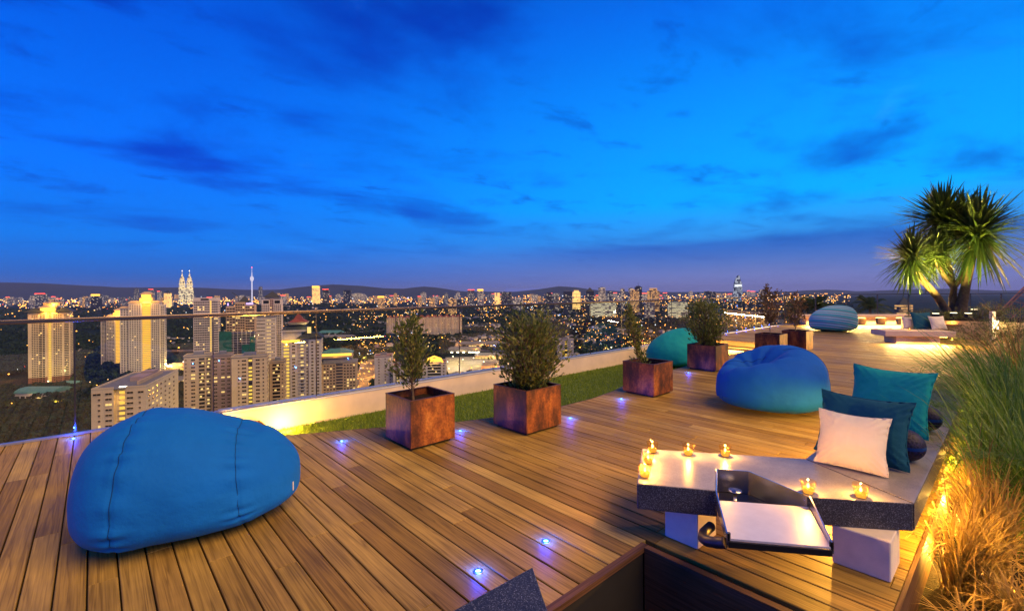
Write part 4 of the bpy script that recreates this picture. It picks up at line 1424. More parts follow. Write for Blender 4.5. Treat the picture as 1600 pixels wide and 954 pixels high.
# lattice crane jib at the right edge, standing on a building beyond
def crane():
    a, b = at(1562, 496, 70), at(1640, 418, 76)
    t = thing('crane', 'reddish lattice crane jib rising behind the spiky tree', 'crane', a)
    ax = (b - a); L_ = ax.length; ax.normalize()
    s1 = ax.cross(Vector((0, 0, 1))).normalized(); s2 = s1.cross(ax)
    ch = MB(); br = MB()
    cs = [s1 * .8 - s2 * .7, -s1 * .8 - s2 * .7, s2 * .9]
    for c_ in cs:
        ch.tube([c_, c_ + ax * L_], .09, 6)
    n = 9
    for i in range(n):
        for k in range(3):
            p, q = cs[k] + ax * (L_ * i / n), cs[(k + 1) % 3] + ax * (L_ * (i + 1) / n)
            br.tube([p, q], .05, 4)
    ch.build('chord', 'crane_paint', t); tag(br.build('bracing', 'crane_paint', t), kind='stuff')
    MB().tube([at(1520, 437, 72) - a, at(1640, 380, 76) - a], .035, 5).build('pendant_line', 'black_metal', t)
    MB().box(-1.2, 1.2, -1.2, 1.2, -150, .0).build('mast', 'crane_paint', t)
plain('crane_paint', (.22, .06, .05), .5)
crane()

# ================================================================== the city below
G0 = -148.0
def hgt(x, y):
    d = np.hypot(x, y)
    f = np.clip((d - 1300) / 1500, 0, 1)
    g = np.clip((d - 2600) / 1200, 0, 1) * np.clip((7500 - d) / 2500, 0, 1)
    return (G0 + f * (9 * np.sin(x / 410 + 1.3) * np.sin(y / 370) + 6 * np.sin(x / 190 + y / 260))
            + g * (16 * np.sin(x / 900 + .5) * np.cos(y / 760 + 1.1) + 10 * np.sin(x / 420 - y / 530)))
def terrain():
    nr, na = 130, 200
    rr = 60 * (40000 / 60) ** (np.arange(nr) / (nr - 1))
    aa = np.linspace(0, 2 * np.pi, na, endpoint=False)
    RR, AA = np.meshgrid(rr, aa, indexing='ij')
    X, Y = RR * np.sin(AA), RR * np.cos(AA)
    Z = hgt(X, Y)
    v = np.stack([X, Y, Z], -1).reshape(-1, 3)
    i, j = np.meshgrid(np.arange(nr - 1), np.arange(na), indexing='ij')
    k = (j + 1) % na
    f = np.stack([i * na + j, i * na + k, (i + 1) * na + k, (i + 1) * na + j], -1).reshape(-1, 4)[:, ::-1]
    v = np.vstack([v, [[0, 0, G0]]])
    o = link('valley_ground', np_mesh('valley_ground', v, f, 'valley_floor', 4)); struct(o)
    b = MB(); b.v = [tuple(p) for p in v[:na]] + [(0, 0, G0)]
    b.f = [(q, (q + 1) % na, na) for q in range(na)]; b.m = [0] * na
    b.build('ground_centre', 'valley_floor', o)
terrain()
def hills(name, prof, d0, d1, seed):
    """a far ridge: skyline heights (picture column, picture row) at distance d0, falling away behind"""
    m = MB()
    n = len(prof)
    cols = np.linspace(prof[0][0], prof[-1][0], 150)
    ys = np.interp(cols, [p[0] for p in prof], [p[1] for p in prof])
    for cx, yy in zip(cols, ys):
        rough = 10 * mn.noise(Vector((cx * .03, seed, 0))) + 6 * mn.noise(Vector((cx * .11, seed, 2)))
        t = at(cx, yy, d0); t.z += rough
        b0 = at(cx, 460, d0 - 2600)
        m1 = at(cx, 460, d0 - 900)
        bk = at(cx, 460, d1)
        for p, z in ((b0, G0 - 5), (m1, G0 + (t.z - G0) * (.52 + .15 * mn.noise(Vector((cx * .07, seed, 5))))), (t, t.z), (bk, G0 - 5)):
            m.v.append((p.x, p.y, z))
    for i in range(149):
        for k in range(3):
            q = i * 4 + k
            m.f.append((q, q + 4, q + 5, q + 1)); m.m.append(0)
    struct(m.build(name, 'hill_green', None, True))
hills('hills', [(-400, 440), (0, 441), (60, 442), (130, 446), (200, 449), (300, 449), (370, 452), (430, 453), (480, 447), (520, 444), (560, 446), (600, 450), (630, 451), (660, 447), (690, 450), (720, 455), (800, 456), (840, 452), (870, 447), (895, 448), (930, 453), (1000, 456), (1100, 457), (1240, 455), (1290, 452), (1340, 455), (1420, 452), (1500, 451), (1560, 454), (1700, 450), (2000, 448)], 11500, 15000, 3)

FOOT = []      # (x, y, radius) kept clear of trees
def site(px0, px1, py_top, d):
    a = at((px0 + px1) / 2, py_top, d)
    w = (px1 - px0) / FPX * d
    z0 = float(hgt(a.x, a.y)) - 1.0
    return a, w, z0
class Win:
    """windows of one tower, dark and lit, gathered into two joined parts because each is only a few pixels across"""
    def __init__(self, seed=1):
        self.d, self.l, self.r = MB(), MB(), random.Random(seed)
    def grid(self, x0, x1, z0, z1, cols, floors, ww, wh, y=0., lit=.025, side=None, xs=None, pr=.14):
        for i in range(cols):
            c = x0 + (x1 - x0) * (i + .5) / cols
            for k in range(floors):
                z = z0 + (z1 - z0) * (k + .5) / floors
                m = self.l if self.r.random() < lit else self.d
                if side is None:
                    m.box(c - ww / 2, c + ww / 2, y - pr, y + .05, z - wh / 2, z + wh / 2)
                else:
                    s = 1 if side > 0 else -1
                    m.box(min(side, side + s * pr), max(side, side + s * pr), c - ww / 2, c + ww / 2, z - wh / 2, z + wh / 2)
    def build(self, t, lit='lit_warm'):
        tag(self.d.build('window_rows', 'window_dark', t), kind='stuff')
        if self.l.v:
            tag(self.l.build('lit_window_rows', lit, t), kind='stuff')
def tower(name, label, px0, px1, pyt, d, dp, rz=0., cat='tower', group=None):
    a, w, z0 = site(px0, px1, pyt, d)
    ph = math.atan((800 - (px0 + px1) / 2) / FPX)
    th = .75 * ph + rz
    w *= math.cos(ph) / math.cos(ph - th)
    t = thing(name, label, cat, (a.x, a.y, z0), -YAW + th, group)
    FOOT.append((a.x + SY * dp / 2, a.y + CYW * dp / 2, max(w, dp) * .62))
    return t, w, a.z - z0
def core_strip(t, x0, x1, z0, z1, n, y, mat='lit_yellow', slab='facade_tan'):
    m, s = MB(), MB()
    st = (z1 - z0) / n
    for k in range(n):
        m.box(x0, x1, y - .05, y + .3, z0 + k * st + st * .30, z0 + (k + 1) * st - .05)
        s.box(x0 - .2, x1 + .2, y - .5, y + .3, z0 + k * st, z0 + k * st + st * .28)
    tag(m.build('lit_stair_landings', mat, t), kind='stuff')
    tag(s.build('landing_slabs', slab, t), kind='stuff')

# --- the tall cream tower at far left, red base, glowing roof pavilion
t, w, h = tower('apartment_tower', 'cream apartment tower with red brick base and glowing yellow roof, far left', 44, 110, 487, 780, 24)
hw = w / 2
MB().box(-hw, -.06 * w, 0, 22, .09 * h, h).box(.05 * w, hw, 0, 22, .09 * h, h).box(-.06 * w, .05 * w, 2.5, 22, 0, h).build('body', 'facade_cream', t)
MB().box(-hw, -.06 * w, -.02, 22, 0, .09 * h - .02).box(.05 * w, hw, -.02, 22, 0, .09 * h - .02).build('brick_base', 'facade_brick', t)
wn = Win(1)
wn.grid(-hw + 4, -hw + 15, .02 * h, h - 4, 4, 38, 1.9, 1.5)
wn.grid(-.06 * w - 9, -.06 * w - 2, .02 * h, h - 4, 2, 38, 2.6, 1.9, lit=.03)
wn.grid(.05 * w + 2, .05 * w + 13, .02 * h, h - 4, 4, 38, 1.9, 1.5)
wn.grid(.05 * w + 16, hw - 2, .02 * h, h - 4, 5, 38, 1.6, 1.5)
wn.grid(2, 20, .02 * h, h - 4, 5, 38, 1.6, 1.5, side=hw)
wn.build(t)
core_strip(t, -.055 * w + 1.2, .045 * w - .6, 2, h - 2, 38, 2.4, 'lit_yellow', 'facade_pink')
m = MB()
m.frust(-hw - 5, -.10 * w, -5, 27, h, h + 7, 12, 8).frust(.12 * w, hw + 4, -5, 27, h, h + 7, 10, 8)
m.build('wing_roof', 'roof_dark', t)
MB().box(-.22 * w, .16 * w, -1, 20, h, h + 7).build('pavilion', 'facade_tan', t)
MB().box(-.21 * w, .15 * w, -1.5, -1.02, h + .6, h + 6).build('glowing_soffit', 'crown_glow', t)
MB().frust(-.26 * w, .20 * w, -5, 24, h + 7, h + 10, 5, 5).box(-.15 * w, .24 * w, 2, 16, h + 10, h + 14.5).frust(-.17 * w, .30 * w, 0, 18, h + 14.5, h + 16.5, 3, 3).build('pavilion_roof', 'facade_tan', t)
lamp('POINT', t, (0, -9, h + 3), 55000, (1, .46, .05), 2)
lamp('POINT', t, (.10 * w, 0, h + 12), 9000, (1, .5, .07), 1)

# --- twin cream towers with a lit central shaft
def shaft_tower(label, px0, px1, pyt, pyc, d, fl, seed, scale=1.):
    t, w, h = tower('apartment_tower', label, px0, px1, pyt, d, 24)
    hw = w / 2
    c0, c1 = -.02 * w, .20 * w
    MB().box(-hw, -.30 * w, 3, 24, 0, h - 9).box(-.30 * w, c0, 0, 22, 0, h).box(c1, .40 * w, 0, 22, 0, h).box(.40 * w, hw, 4, 26, 0, h - 4).box(c0, c1, 3, 22, 0, h + 3).build('body', 'facade_white', t)
    wn = Win(seed)
    wn.grid(-hw + 1, -.31 * w, 2, h - 11, 3, fl, 2.0, 1.6, 3)
    wn.grid(-.29 * w, c0 - .5, 2, h - 3, 5, fl, 1.9, 1.5)
    wn.grid(c1 + .5, .39 * w, 2, h - 3, 4, fl, 1.9, 1.5)
    wn.grid(.41 * w, hw - .5, 2, h - 6, 2, fl, 1.9, 1.5, 4)
    wn.grid(5, 25, 2, h - 6, 5, fl, 1.7, 1.5, side=hw)
    wn.build(t)
    core_strip(t, c0 + 1, c1 - 1, 1, h - 1, fl, 2.9, 'lit_core', 'facade_tan')
    MB().frust(-hw - 1, -.29 * w, 1, 25, h - 9, h - 6, 3).frust(-.32 * w, c0 + 1, -1.5, 23, h, h + 4, 4).frust(c1 - 1, .42 * w, -1.5, 23, h, h + 4, 4).build('wing_roof', 'facade_tan', t)
    hc = pyt - pyc
    H2 = hc / FPX * d
    MB().box(c0 - 3, c1 + 3, 0, 20, h + 3, h + 3 + H2 * .35).box(c0 - .5, c1 + .5, 2, 18, h + 3 + H2 * .35, h + 3 + H2 * .72).frust(c0 - 3, c1 + 3, -1, 21, h + 3 + H2 * .72, h + 3 + H2, (c1 - c0) * .35 + 2, 7).build('crown', 'facade_tan', t)
    MB().box(c0 - 2, c1 + 2, -.5, -.02, h + 4, h + 2.5 + H2 * .35).box(c0 + .5, c1 - .5, 1.5, 1.98, h + 3.6 + H2 * .35, h + 2.5 + H2 * .72).build('crown_lights', 'crown_glow', t)
    lamp('POINT', t, ((c0 + c1) / 2, -7, h + 4), 30000, (1, .46, .05), 2)
    lamp('POINT', t, ((c0 + c1) / 2, -6, h + 3 + H2 * .5), 9000, (1, .46, .05), 2)
shaft_tower('pale twin tower with lit shaft, the nearer and taller of the pair', 187, 257, 473, 458, 860, 38, 2)
shaft_tower('pale twin tower with lit shaft, half hidden behind its taller neighbour', 157, 203, 494, 484, 985, 32, 3)

# --- generic slender towers
t, w, h = tower('apartment_tower', 'slender white tower with one vertical yellow light strip, below the twin spires', 302, 341, 466, 800, 26)
MB().box(-w / 2, w / 2, 0, 26, 0, h).build('body', 'facade_white', t)
wn = Win(4)
wn.grid(-w / 2 + 1, .15 * w, 3, h - 5, 9, 33, 2.0, 1.9, lit=.05); wn.grid(.24 * w, w / 2 - .5, 3, h - 5, 3, 33, 2.6, 1.9, lit=.05)
wn.grid(1, 25, 3, h - 5, 5, 33, 2.4, 1.9, side=w / 2)
wn.build(t)
core_strip(t, .165 * w, .225 * w, 3, h - 4, 33, 0, 'lit_yellow', 'facade_white')
MB().box(-w / 2 - .6, w / 2 + .6, -.6, 26.6, h - 4.2, h - 3.4).box(-w / 2, w / 2, 0, 26, h, h + 1).build('cornice', 'facade_white', t)
MB().box(-.20 * w, .12 * w, -.5, -.16, h - 3.2, h - .4).build('dark_recess', 'window_dark', t)
MB().box(-w / 2, .2 * w, -1, 0, 0, 8).build('lit_podium', 'lit_warm', t)

t, w, h = tower('tower_block', 'brown stepped tower with dark pyramid roof above green netted scaffolding', 353, 398, 476, 700, 26)
MB().box(-w / 2, -.18 * w, 1, 24, 0, h - 2).box(-.18 * w, .16 * w, 0, 26, 0, h + 4).box(.16 * w, w / 2, 1, 24, 0, h).build('body', 'facade_tan', t)
wn = Win(5)
wn.grid(-w / 2 + .6, -.19 * w, 40, h - 4, 3, 22, 2.9, 1.9, 1, .10); wn.grid(-.17 * w, .15 * w, 40, h + 2, 4, 24, 2.2, 1.9, 0, .12); wn.grid(.17 * w, w / 2 - .6, 40, h - 2, 4, 22, 2.6, 1.9, 1, .14)
wn.build(t)
MB().frust(-.08 * w, .30 * w, 4, 22, h + 4, h + 13, .17 * w, 7).build('pyramid_roof', 'roof_dark', t)
MB().box(-.45 * w, -.40 * w, -.2, .8, h - 1, h + 3).box(.20 * w, .45 * w, -.2, .9, h + .2, h + 2.8).build('rooftop_lights', 'lilac_light', t) if 'lilac_light' in MATS else None
MB().tube([(-.1 * w, 12, h + 4), (-.1 * w, 12, h + 12), (-.32 * w, 10, h + 19)], .5, 5).build('roof_crane', 'roof_dark', t)
for k in range(7):
    x = -.46 * w + k * .15 * w
    MB().box(x - .8, x + .8, -.9, -.2, h * .50 + (k % 3) * 5, h * .50 + (k % 3) * 5 + 1.8).build('work_lamp', 'sodium', t)
lamp('POINT', t, (0, -10, h * .55), 12000, (1, .42, .05), 2)

t, w, h = tower('scaffolded_building', 'half built block wrapped in green safety netting', 343, 399, 517, 600, 26)
MB().box(-w / 2 + 1, w / 2 - 1, 1, 24, 0, h - 3).build('frame_core', 'facade_dark', t)
m = MB()
for k in range(int(h // 3.2)):
    m.box(-w / 2 + .4, w / 2 - .4, .2, 25, k * 3.2, k * 3.2 + .45)
tag(m.build('floor_slabs', 'concrete_pale', t), kind='stuff')
m = MB()
for k in range(9):
    x = -w / 2 + .6 + (w - 1.2) * k / 8
    m.box(x - .35, x + .35, 0, .8, 0, h + (2.2 if k % 2 else 0))
tag(m.build('columns', 'concrete_pale', t), kind='stuff')
for k, (a_, b_, c_) in enumerate([(-.5, -.16, 1.0), (-.15, .10, .70), (.12, .34, .82), (.35, .5, .92)]):
    MB().box(a_ * w, b_ * w, -.7, -.5, 0, h * c_).build('net_panel', 'net_green', t)
MB().box(-w / 2 - .3, -w / 2, -.5, 24, 0, h * .97).build('net_panel', 'net_green', t)
lamp('POINT', t, (.2 * w, -4, h + 3), 5000, (1, .6, .2), 1)

t, w, h = tower('apartment_tower', 'brown and white tower with dark pyramid roof, left of the orange lit slab', 409, 440, 468, 950, 28)
MB().box(-w / 2, -.1 * w, 0, 26, 0, h).box(.1 * w, w / 2, 0, 26, 0, h).build('body', 'facade_white', t)
MB().box(-.1 * w, .1 * w, .6, 26, 0, h + 2).build('centre_bay', 'facade_pink', t)
wn = Win(6); wn.grid(-w / 2 + .6, -.11 * w, 4, h - 10, 4, 34, 2.4, 2.0); wn.grid(.11 * w, w / 2 - .6, 4, h - 10, 4, 34, 2.4, 2.0); wn.grid(-.09 * w, .09 * w, 4, h, 2, 36, 2, 2, .6)
wn.build(t)
MB().box(-.42 * w, -.14 * w, -.3, 0, h - 8, h - 1.5).box(.14 * w, .42 * w, -.3, 0, h - 8, h - 1.5).build('arched_windows', 'window_dark', t)
MB().box(-.36 * w, .36 * w, 3, 24, h, h + 5).build('penthouse', 'facade_grey', t)
MB().frust(-.42 * w, .42 * w, 1, 27, h + 5, h + 17, .40 * w, 12).build('pyramid_roof', 'roof_dark', t)
t, w, h = tower('apartment_block', 'white mid-rise with vertical rows of lit landings below the pyramid-roof tower', 399, 430, 496, 900, 24)
MB().box(-w / 2, w / 2, 0, 22, 0, h).build('body', 'facade_white', t)
wn = Win(7); wn.grid(-w / 2 + 1, -.02 * w, 3, h - 2, 6, 14, 2.3, 1.4, lit=.04); wn.grid(.06 * w, .28 * w, 3, h - 2, 3, 14, 1.6, 1.6, lit=.9); wn.grid(.30 * w, w / 2 - .6, 3, h - 2, 2, 14, 2.0, 1.4); wn.build(t)
MB().box(-w / 2 - .5, w / 2 + .5, -.5, 22.5, h, h + 1).box(0, .2 * w, 6, 14, h + 1, h + 5).build('roof', 'roof_grey', t)

# --- near blocks whose windows can be told apart: each window is a part
WM = {}
def win_mesh(ww, wh, lit):
    k = (round(ww, 2), round(wh, 2), lit)
    if k not in WM:
        m = MB()
        m.box(-ww / 2 - .12, ww / 2 + .12, -.20, .02, -wh / 2 - .22, -wh / 2 - .02, 1)    # sill
        m.box(-ww / 2, ww / 2, -.06, .02, -wh / 2, wh / 2, 0)
        m.box(-ww / 2 - .12, ww / 2 + .12, -.34, .02, wh / 2 + .02, wh / 2 + .16, 1)      # hood
        m.box(-.05, .05, -.10, -.06, -wh / 2, wh / 2, 1)
        WM[k] = m.mesh('window', ['lit_warm' if lit else 'window_dark', 'facade_cream'])
    return WM[k]
def windows(t, xs, zs, ww, wh, y=0., lit=.07, r=random, side=None):
    for x in xs:
        for z in zs:
            o = link('window', win_mesh(ww, wh, r.random() < lit), t)
            if side is None:
                o.location = (x, y, z)
            else:
                o.location = (side, x, z); o.rotation_euler = (0, 0, R(90))
rw = random.Random(5)
t, w, h = tower('apartment_block', 'cream flat-roofed block partly hidden by the big blue beanbag', 143, 229, 607, 262, 60, R(-9))
FL = 3.0
n = 9
MB().box(-w / 2, -.10 * w, 0, 60, 0, h).box(.12 * w, w / 2, 0, 60, 0, h).box(-.10 * w, .12 * w, 2.6, 60, 0, h - .2).build('body', 'facade_cream', t)
zs = [h - 2.6 - FL * k for k in range(n)]
windows(t, [-.40 * w], zs[:1], 3.4, 1.1, r=rw); windows(t, [-.36 * w], zs[1:], 1.0, 1.2, r=rw); windows(t, [-.19 * w], zs, 2.9, 1.1, lit=.12, r=rw)
windows(t, [.20 * w], zs, 2.9, 1.1, r=rw); windows(t, [.38 * w], zs[1:], .9, 1.2, r=rw); windows(t, [.40 * w], zs[:1], 2.6, 1.1, r=rw)
windows(t, [5, 11, 18, 25, 33, 41, 50], zs, 2.6, 1.2, side=w / 2, r=rw)
for z in zs:
    MB().box(-.03 * w, .07 * w, 2.45, 2.62, z - .8, z + .8).build('stair_window', 'lit_yellow', t)
m = MB()
for z in zs:
    m.box(-.06 * w, .10 * w, 2.2, 2.62, z - 1.25, z - .95)
tag(m.build('stair_slabs', 'facade_tan', t), kind='stuff')
MB().box(-w / 2 + .01, w / 2 - .01, .01, 59.9, h - .3, h + .15).build('roof', 'roof_grey', t)
p_ = MB()
for x0, x1, y0, y1 in ((-w / 2, -.10 * w, 0, .4), (.12 * w, w / 2, 0, .4), (-w / 2, -w / 2 + .4, .41, 60), (w / 2 - .4, w / 2, .41, 60), (-w / 2 + .41, w / 2 - .41, 59.6, 60)):
    p_.box(x0, x1, y0, y1, h + .155, h + 1.1)
p_.build('parapet', 'facade_cream', t)
MB().box(-.12 * w, .18 * w, 24, 38, h + .16, h + 2.6).box(-.10 * w, .16 * w, 40, 50, h + .16, h + 3.4).build('lift_house', 'facade_pink', t)
MB().box(.2 * w, .24 * w, 10, 52, h + .16, h + 2.0).build('duct', 'facade_tan', t)
MB().box(-.04 * w, .10 * w, 3.0, 3.6, h + .3, h + .8).build('roof_lamp', 'lamp_pale', t)
MB().lathe([(2.6 * math.cos(0), 0)], 4).v if False else None
lamp('POINT', t, (.02 * w, -.5, h - 6), 500, (1, .6, .12), .4)

def slab_block(label, px0, px1, pyt, d, dp, cols, body='facade_cream', n=17, sd_=1, stair=None, recess=None, rz=0., roof='roof_grey'):
    r = random.Random(sd_)
    t, w, h = tower('apartment_block', label, px0, px1, pyt, d, dp, rz)
    MB().box(-w / 2, w / 2, 0, dp, 0, h).build('body', body, t)
    zs = [h - 2.4 - 2.9 * k for k in range(n)]
    for fx, ww, wh, lit in cols:
        windows(t, [fx * w], zs, ww, wh, 0, lit, r)
    windows(t, [dp * f for f in (.15, .4, .65, .88)], zs[:12], 2.0, 1.2, side=w / 2, r=r)
    if stair:
        a_, b_ = stair
        MB().box(a_ * w, b_ * w, -.04, .3, 0, h - .6).build('stair_shaft', 'facade_dark', t)
        for z in zs:
            MB().box(a_ * w + .25, b_ * w - .25, -.22, -.05, z - .85, z + .75).build('stair_window', 'lit_yellow' if r.random() < .8 else 'window_dark', t)
    if recess:
        for a_, b_, mat_ in recess:
            MB().box(a_ * w, b_ * w, -.05, .3, 0, h - 1.2).build('recess', mat_, t)
            m = MB()
            for z in zs:
                m.box(a_ * w, b_ * w, -.7, -.06, z - 1.5, z - 1.25)
                m.box(a_ * w, b_ * w, -.7, -.6, z - 1.25, z - .5)
            tag(m.build('balconies', body, t), kind='stuff')
            ml = MB()
            for z in zs:
                if r.random() < .4:
                    xx = r.uniform(a_ * w, b_ * w - 1.6)
                    ml.box(xx, xx + 1.5, -.16, -.055, z - .9, z + .6)
            if ml.v: tag(ml.build('lit_rooms', 'lit_warm', t), kind='stuff')
    MB().box(-w / 2 - .3, w / 2 + .3, -.3, dp + .3, h + .02, h + .5).build('roof', roof, t)
    p = MB()
    for x0, x1, y0, y1 in ((-w / 2 - .3, w / 2 + .3, -.3, .1), (-w / 2 - .3, w / 2 + .3, dp - .1, dp + .3), (-w / 2 - .3, -w / 2 + .1, .11, dp - .11), (w / 2 - .1, w / 2 + .3, .11, dp - .11)):
        p.box(x0, x1, y0, y1, h + .505, h + 1.3)
    p.build('parapet', body, t)
    MB().box(-.2 * w, .15 * w, dp * .4, dp * .75, h + .51, h + 3).build('lift_house', 'facade_grey', t)
    return t, w, h
slab_block('wide beige block with dark balcony bays, left of the reddish wall', 287, 330, 557, 362, 16, [(-.42, .9, 1.0, .05), (-.16, 2.6, 1.2, .08)], n=16, sd_=2, recess=[(.05, .26, 'window_dark'), (.33, .48, 'facade_dark')])
slab_block('brick red middle wing between the two beige blocks', 330.5, 361, 556, 366, 16, [(-.30, 2.3, 1.1, .12), (.08, 2.3, 1.1, .10), (.38, 2.0, 1.1, .1)], 'facade_pink', n=16, sd_=3)
slab_block('beige block with yellow lit stair windows right of the brick red wing', 362, 417, 558, 358, 15, [(-.30, 1.0, 1.2, .03), (-.15, 2.9, 1.2, .10), (.24, 2.7, 1.2, .06), (.40, 1.0, 1.2, .03)], n=16, sd_=4, stair=(-.03, .09))
slab_block('narrow brown block with wide dark balconies beside the pagoda tower', 421, 444, 566, 380, 16, [(.38, 1.0, 1.1, .12)], 'facade_tan', n=14, sd_=5, recess=[(-.30, .22, 'window_dark')])
MB().lathe([(9, 0), (8, 3), (5, 5.2), (.1, 6)], 18).build('green_dome', 'roof_teal', None, True, at(402, 548, 480)) if False else None

t, w, h = tower('apartment_tower', 'white tower crowned by a dark pagoda roof, yellow lit left bay', 441, 502, 530, 415, 24)
MB().box(-w / 2, -.30 * w, 2, 22, 0, h - 1).box(-.30 * w, -.12 * w, 0, 24, 0, h).box(.18 * w, w / 2, 0, 24, 0, h).box(-.12 * w, .18 * w, 1.6, 24, 0, h + 1).build('body', 'facade_white', t)
zs = [h - 2.8 - 2.95 * k for k in range(22)]
r6 = random.Random(6)
windows(t, [-.21 * w], zs, 2.3, 1.3, lit=.12, r=r6); windows(t, [.27 * w, .42 * w], zs, 1.7, 1.3, lit=.05, r=r6); windows(t, [.0], zs, 2.4, 1.4, 1.6, lit=.45, r=r6)
windows(t, [.13 * w], zs, 1.2, 1.2, 1.6, .1, r6)
windows(t, [4, 9, 15, 20], zs[:14], 1.8, 1.3, side=w / 2, r=r6)
for z in zs:
    MB().box(-.47 * w, -.33 * w, 1.75, 1.98, z - .9, z + .7).build('stair_window', 'lit_yellow', t)
m = MB()
for z in zs:
    m.box(-.11 * w, .09 * w, .4, 1.55, z - 1.3, z - 1.1); m.box(-.11 * w, .09 * w, .4, .5, z - 1.1, z - .4)
tag(m.build('balconies', 'facade_white', t), kind='stuff')
MB().frust(-.14 * w, w / 2 + 1.5, -1.5, 25, h + 1, h + 5, 5, 7).build('wing_roof', 'roof_dark', t)
MB().box(-w / 2 - .3, -.05 * w, -.4, -.02, h - 2.2, h - .2).build('glowing_band', 'crown_glow', t)
MB().box(-w / 2, -.02 * w, 3, 22, h, h + 7).build('penthouse', 'facade_white', t)
MB().box(-w / 2 - 1, .1 * w, 1, 24, h + 7, h + 8.5).build('penthouse_slab', 'facade_white', t)
MB().frust(-w / 2 - 1, .16 * w, 1, 24, h + 8.5, h + 13, 5, 6).build('pagoda_lower_roof', 'roof_dark', t)
MB().frust(-.34 * w, .10 * w, 4, 20, h + 13, h + 15.2, -1.4, -1.4).build('pagoda_gallery', 'facade_cream', t)
MB().frust(-.36 * w, .12 * w, 3, 21, h + 15.3, h + 18, 4, 5).frust(-.36 * w + 4, .12 * w - 4, 8, 16, h + 18, h + 24, 3.9, 3.6).build('pagoda_top_roof', 'roof_red', t)
MB().box(.14 * w, .24 * w, -.2, 1, h + 5.4, h + 11).build('roof_flood_lamp', 'lit_warm', t)
lamp('POINT', t, (-.28 * w, -3, h + 1), 900, (1, .55, .08), .5)
lamp('POINT', t, (.05 * w, 1, h + 12), 500, (1, .8, .4), .5)

t, w, h = tower('office_block', 'cream block with many small square windows and glowing yellow roof band', 503, 557, 567, 430, 24)
MB().box(-w / 2, w / 2, 0, 22, 0, h).build('body', 'facade_tan', t)
zs = [h - 2.2 - 2.75 * k for k in range(17)]
r7 = random.Random(8)
windows(t, [w * f for f in (-.42, -.33, -.24, -.15, .16, .25, .34, .43)], zs, 1.5, 1.5, 0, .14, r7)
MB().box(-.09 * w, .10 * w, -.04, .3, 0, h - .5).build('recess', 'facade_dark', t)
m = MB()
for z in zs: m.box(-.09 * w, .10 * w, -.8, -.05, z - 1.3, z - .4)
tag(m.build('balconies', 'facade_tan', t), kind='stuff')
MB().box(-w / 2 - .4, w / 2 + .4, -.4, 22, h + .02, h + .7).build('roof', 'roof_grey', t)
MB().box(-.46 * w, .36 * w, 2, 18, h + .71, h + 4.8).build('penthouse', 'facade_grey', t)
MB().box(-.52 * w, .38 * w, .4, 20, h + 4.81, h + 6.2).build('penthouse_slab', 'facade_tan', t)
MB().box(-.50 * w, .36 * w, 2, 18, h + 6.21, h + 9).build('roof_storey', 'facade_tan', t)
MB().box(-.50 * w, .36 * w, 1.6, 1.98, h + 6.6, h + 8.8).build('glowing_band', 'crown_glow', t)
MB().frust(-.56 * w, .40 * w, .5, 20, h + 9.01, h + 12.5, 8, 7).build('hip_roof', 'roof_teal', t)
lamp('POINT', t, (-.1 * w, -2, h + 7.5), 900, (1, .5, .06), .5)

# blocks behind the nearest shrubs
slab_block('plain white block with red roof, between the office block and the nearest shrub', 585, 613, 557, 455, 16, [(-.25, 1.0, 1.3, .05), (.1, 1.0, 1.3, .05), (.38, 1.2, 1.3, .05)], 'facade_white', n=13, sd_=11, roof='roof_red')
slab_block('lower white block right behind the nearest slim tree', 614, 640, 572, 450, 16, [(-.2, 2.2, 1.2, .15), (.25, 2.2, 1.2, .15)], 'facade_white', n=9, sd_=12, roof='roof_red')
t, w, h = slab_block('white block with glowing arched crown right of the nearest slim tree', 660, 697, 567, 440, 16, [(-.40, 1.4, 1.3, .1), (.40, 1.4, 1.3, .1)], 'facade_white', n=9, sd_=13, recess=[(-.28, .28, 'window_dark')], roof='roof_red')
MB().tube([(-.36 * w, -.6, h + .6), (-.28 * w, -.6, h + 4.2), (0, -.6, h + 6.5), (.28 * w, -.6, h + 4.2), (.36 * w, -.6, h + .6)], .9, 8).build('glowing_arch', 'crown_glow', t, True)
MB().box(-.30 * w, .30 * w, .2, 1.0, h + .6, h + 4.6).build('glowing_wall', 'crown_glow', t)
lamp('POINT', t, (0, -3, h + 3), 2600, (1, .52, .08), .6)

# long estate with red roofs
def estate(label, px0, px1, pyt, d, bays, seed):
    t, w, h = tower('apartment_block', label, px0, px1, pyt, d, 16)
    MB().box(-w / 2, w / 2, 0, 16, 0, h).build('body', 'facade_cream', t)
    wn = Win(seed); nb = bays
    for k in range(nb):
        a_, b_ = -w / 2 + w * k / nb, -w / 2 + w * (k + 1) / nb
        wn.grid(a_ + 1, b_ - 1, 2, h - 2, 4, 11, 1.8, 1.7, -.0, .10)
        MB().frust(a_ + .5, b_ - .5, -1.5, 17.5, h + .01, h + 7, (b_ - a_) * .36, 6).build('hip_roof', 'roof_red', t)
        MB().box((a_ + b_) / 2 - 3, (a_ + b_) / 2 + 3, -1.2, 0, 0, h + 3).build('gable_bay', 'facade_cream', t)
    wn.build(t)
estate('left wing of the long cream estate with small red roofs', 604, 641, 496, 1620, 4, 1)
estate('right wing of the long cream estate with small red roofs', 644, 722, 495, 1600, 8, 2)
slab_block('small white block with lit stair windows right of the bushy shrub', 871, 896, 531, 640, 14, [(-.35, 1.3, 1.3, .1), (-.15, 1.3, 1.3, .1), (.22, 1.3, 1.3, .1), (.4, 1.3, 1.3, .1)], 'facade_white', n=15, sd_=15, stair=(-.05, .12))

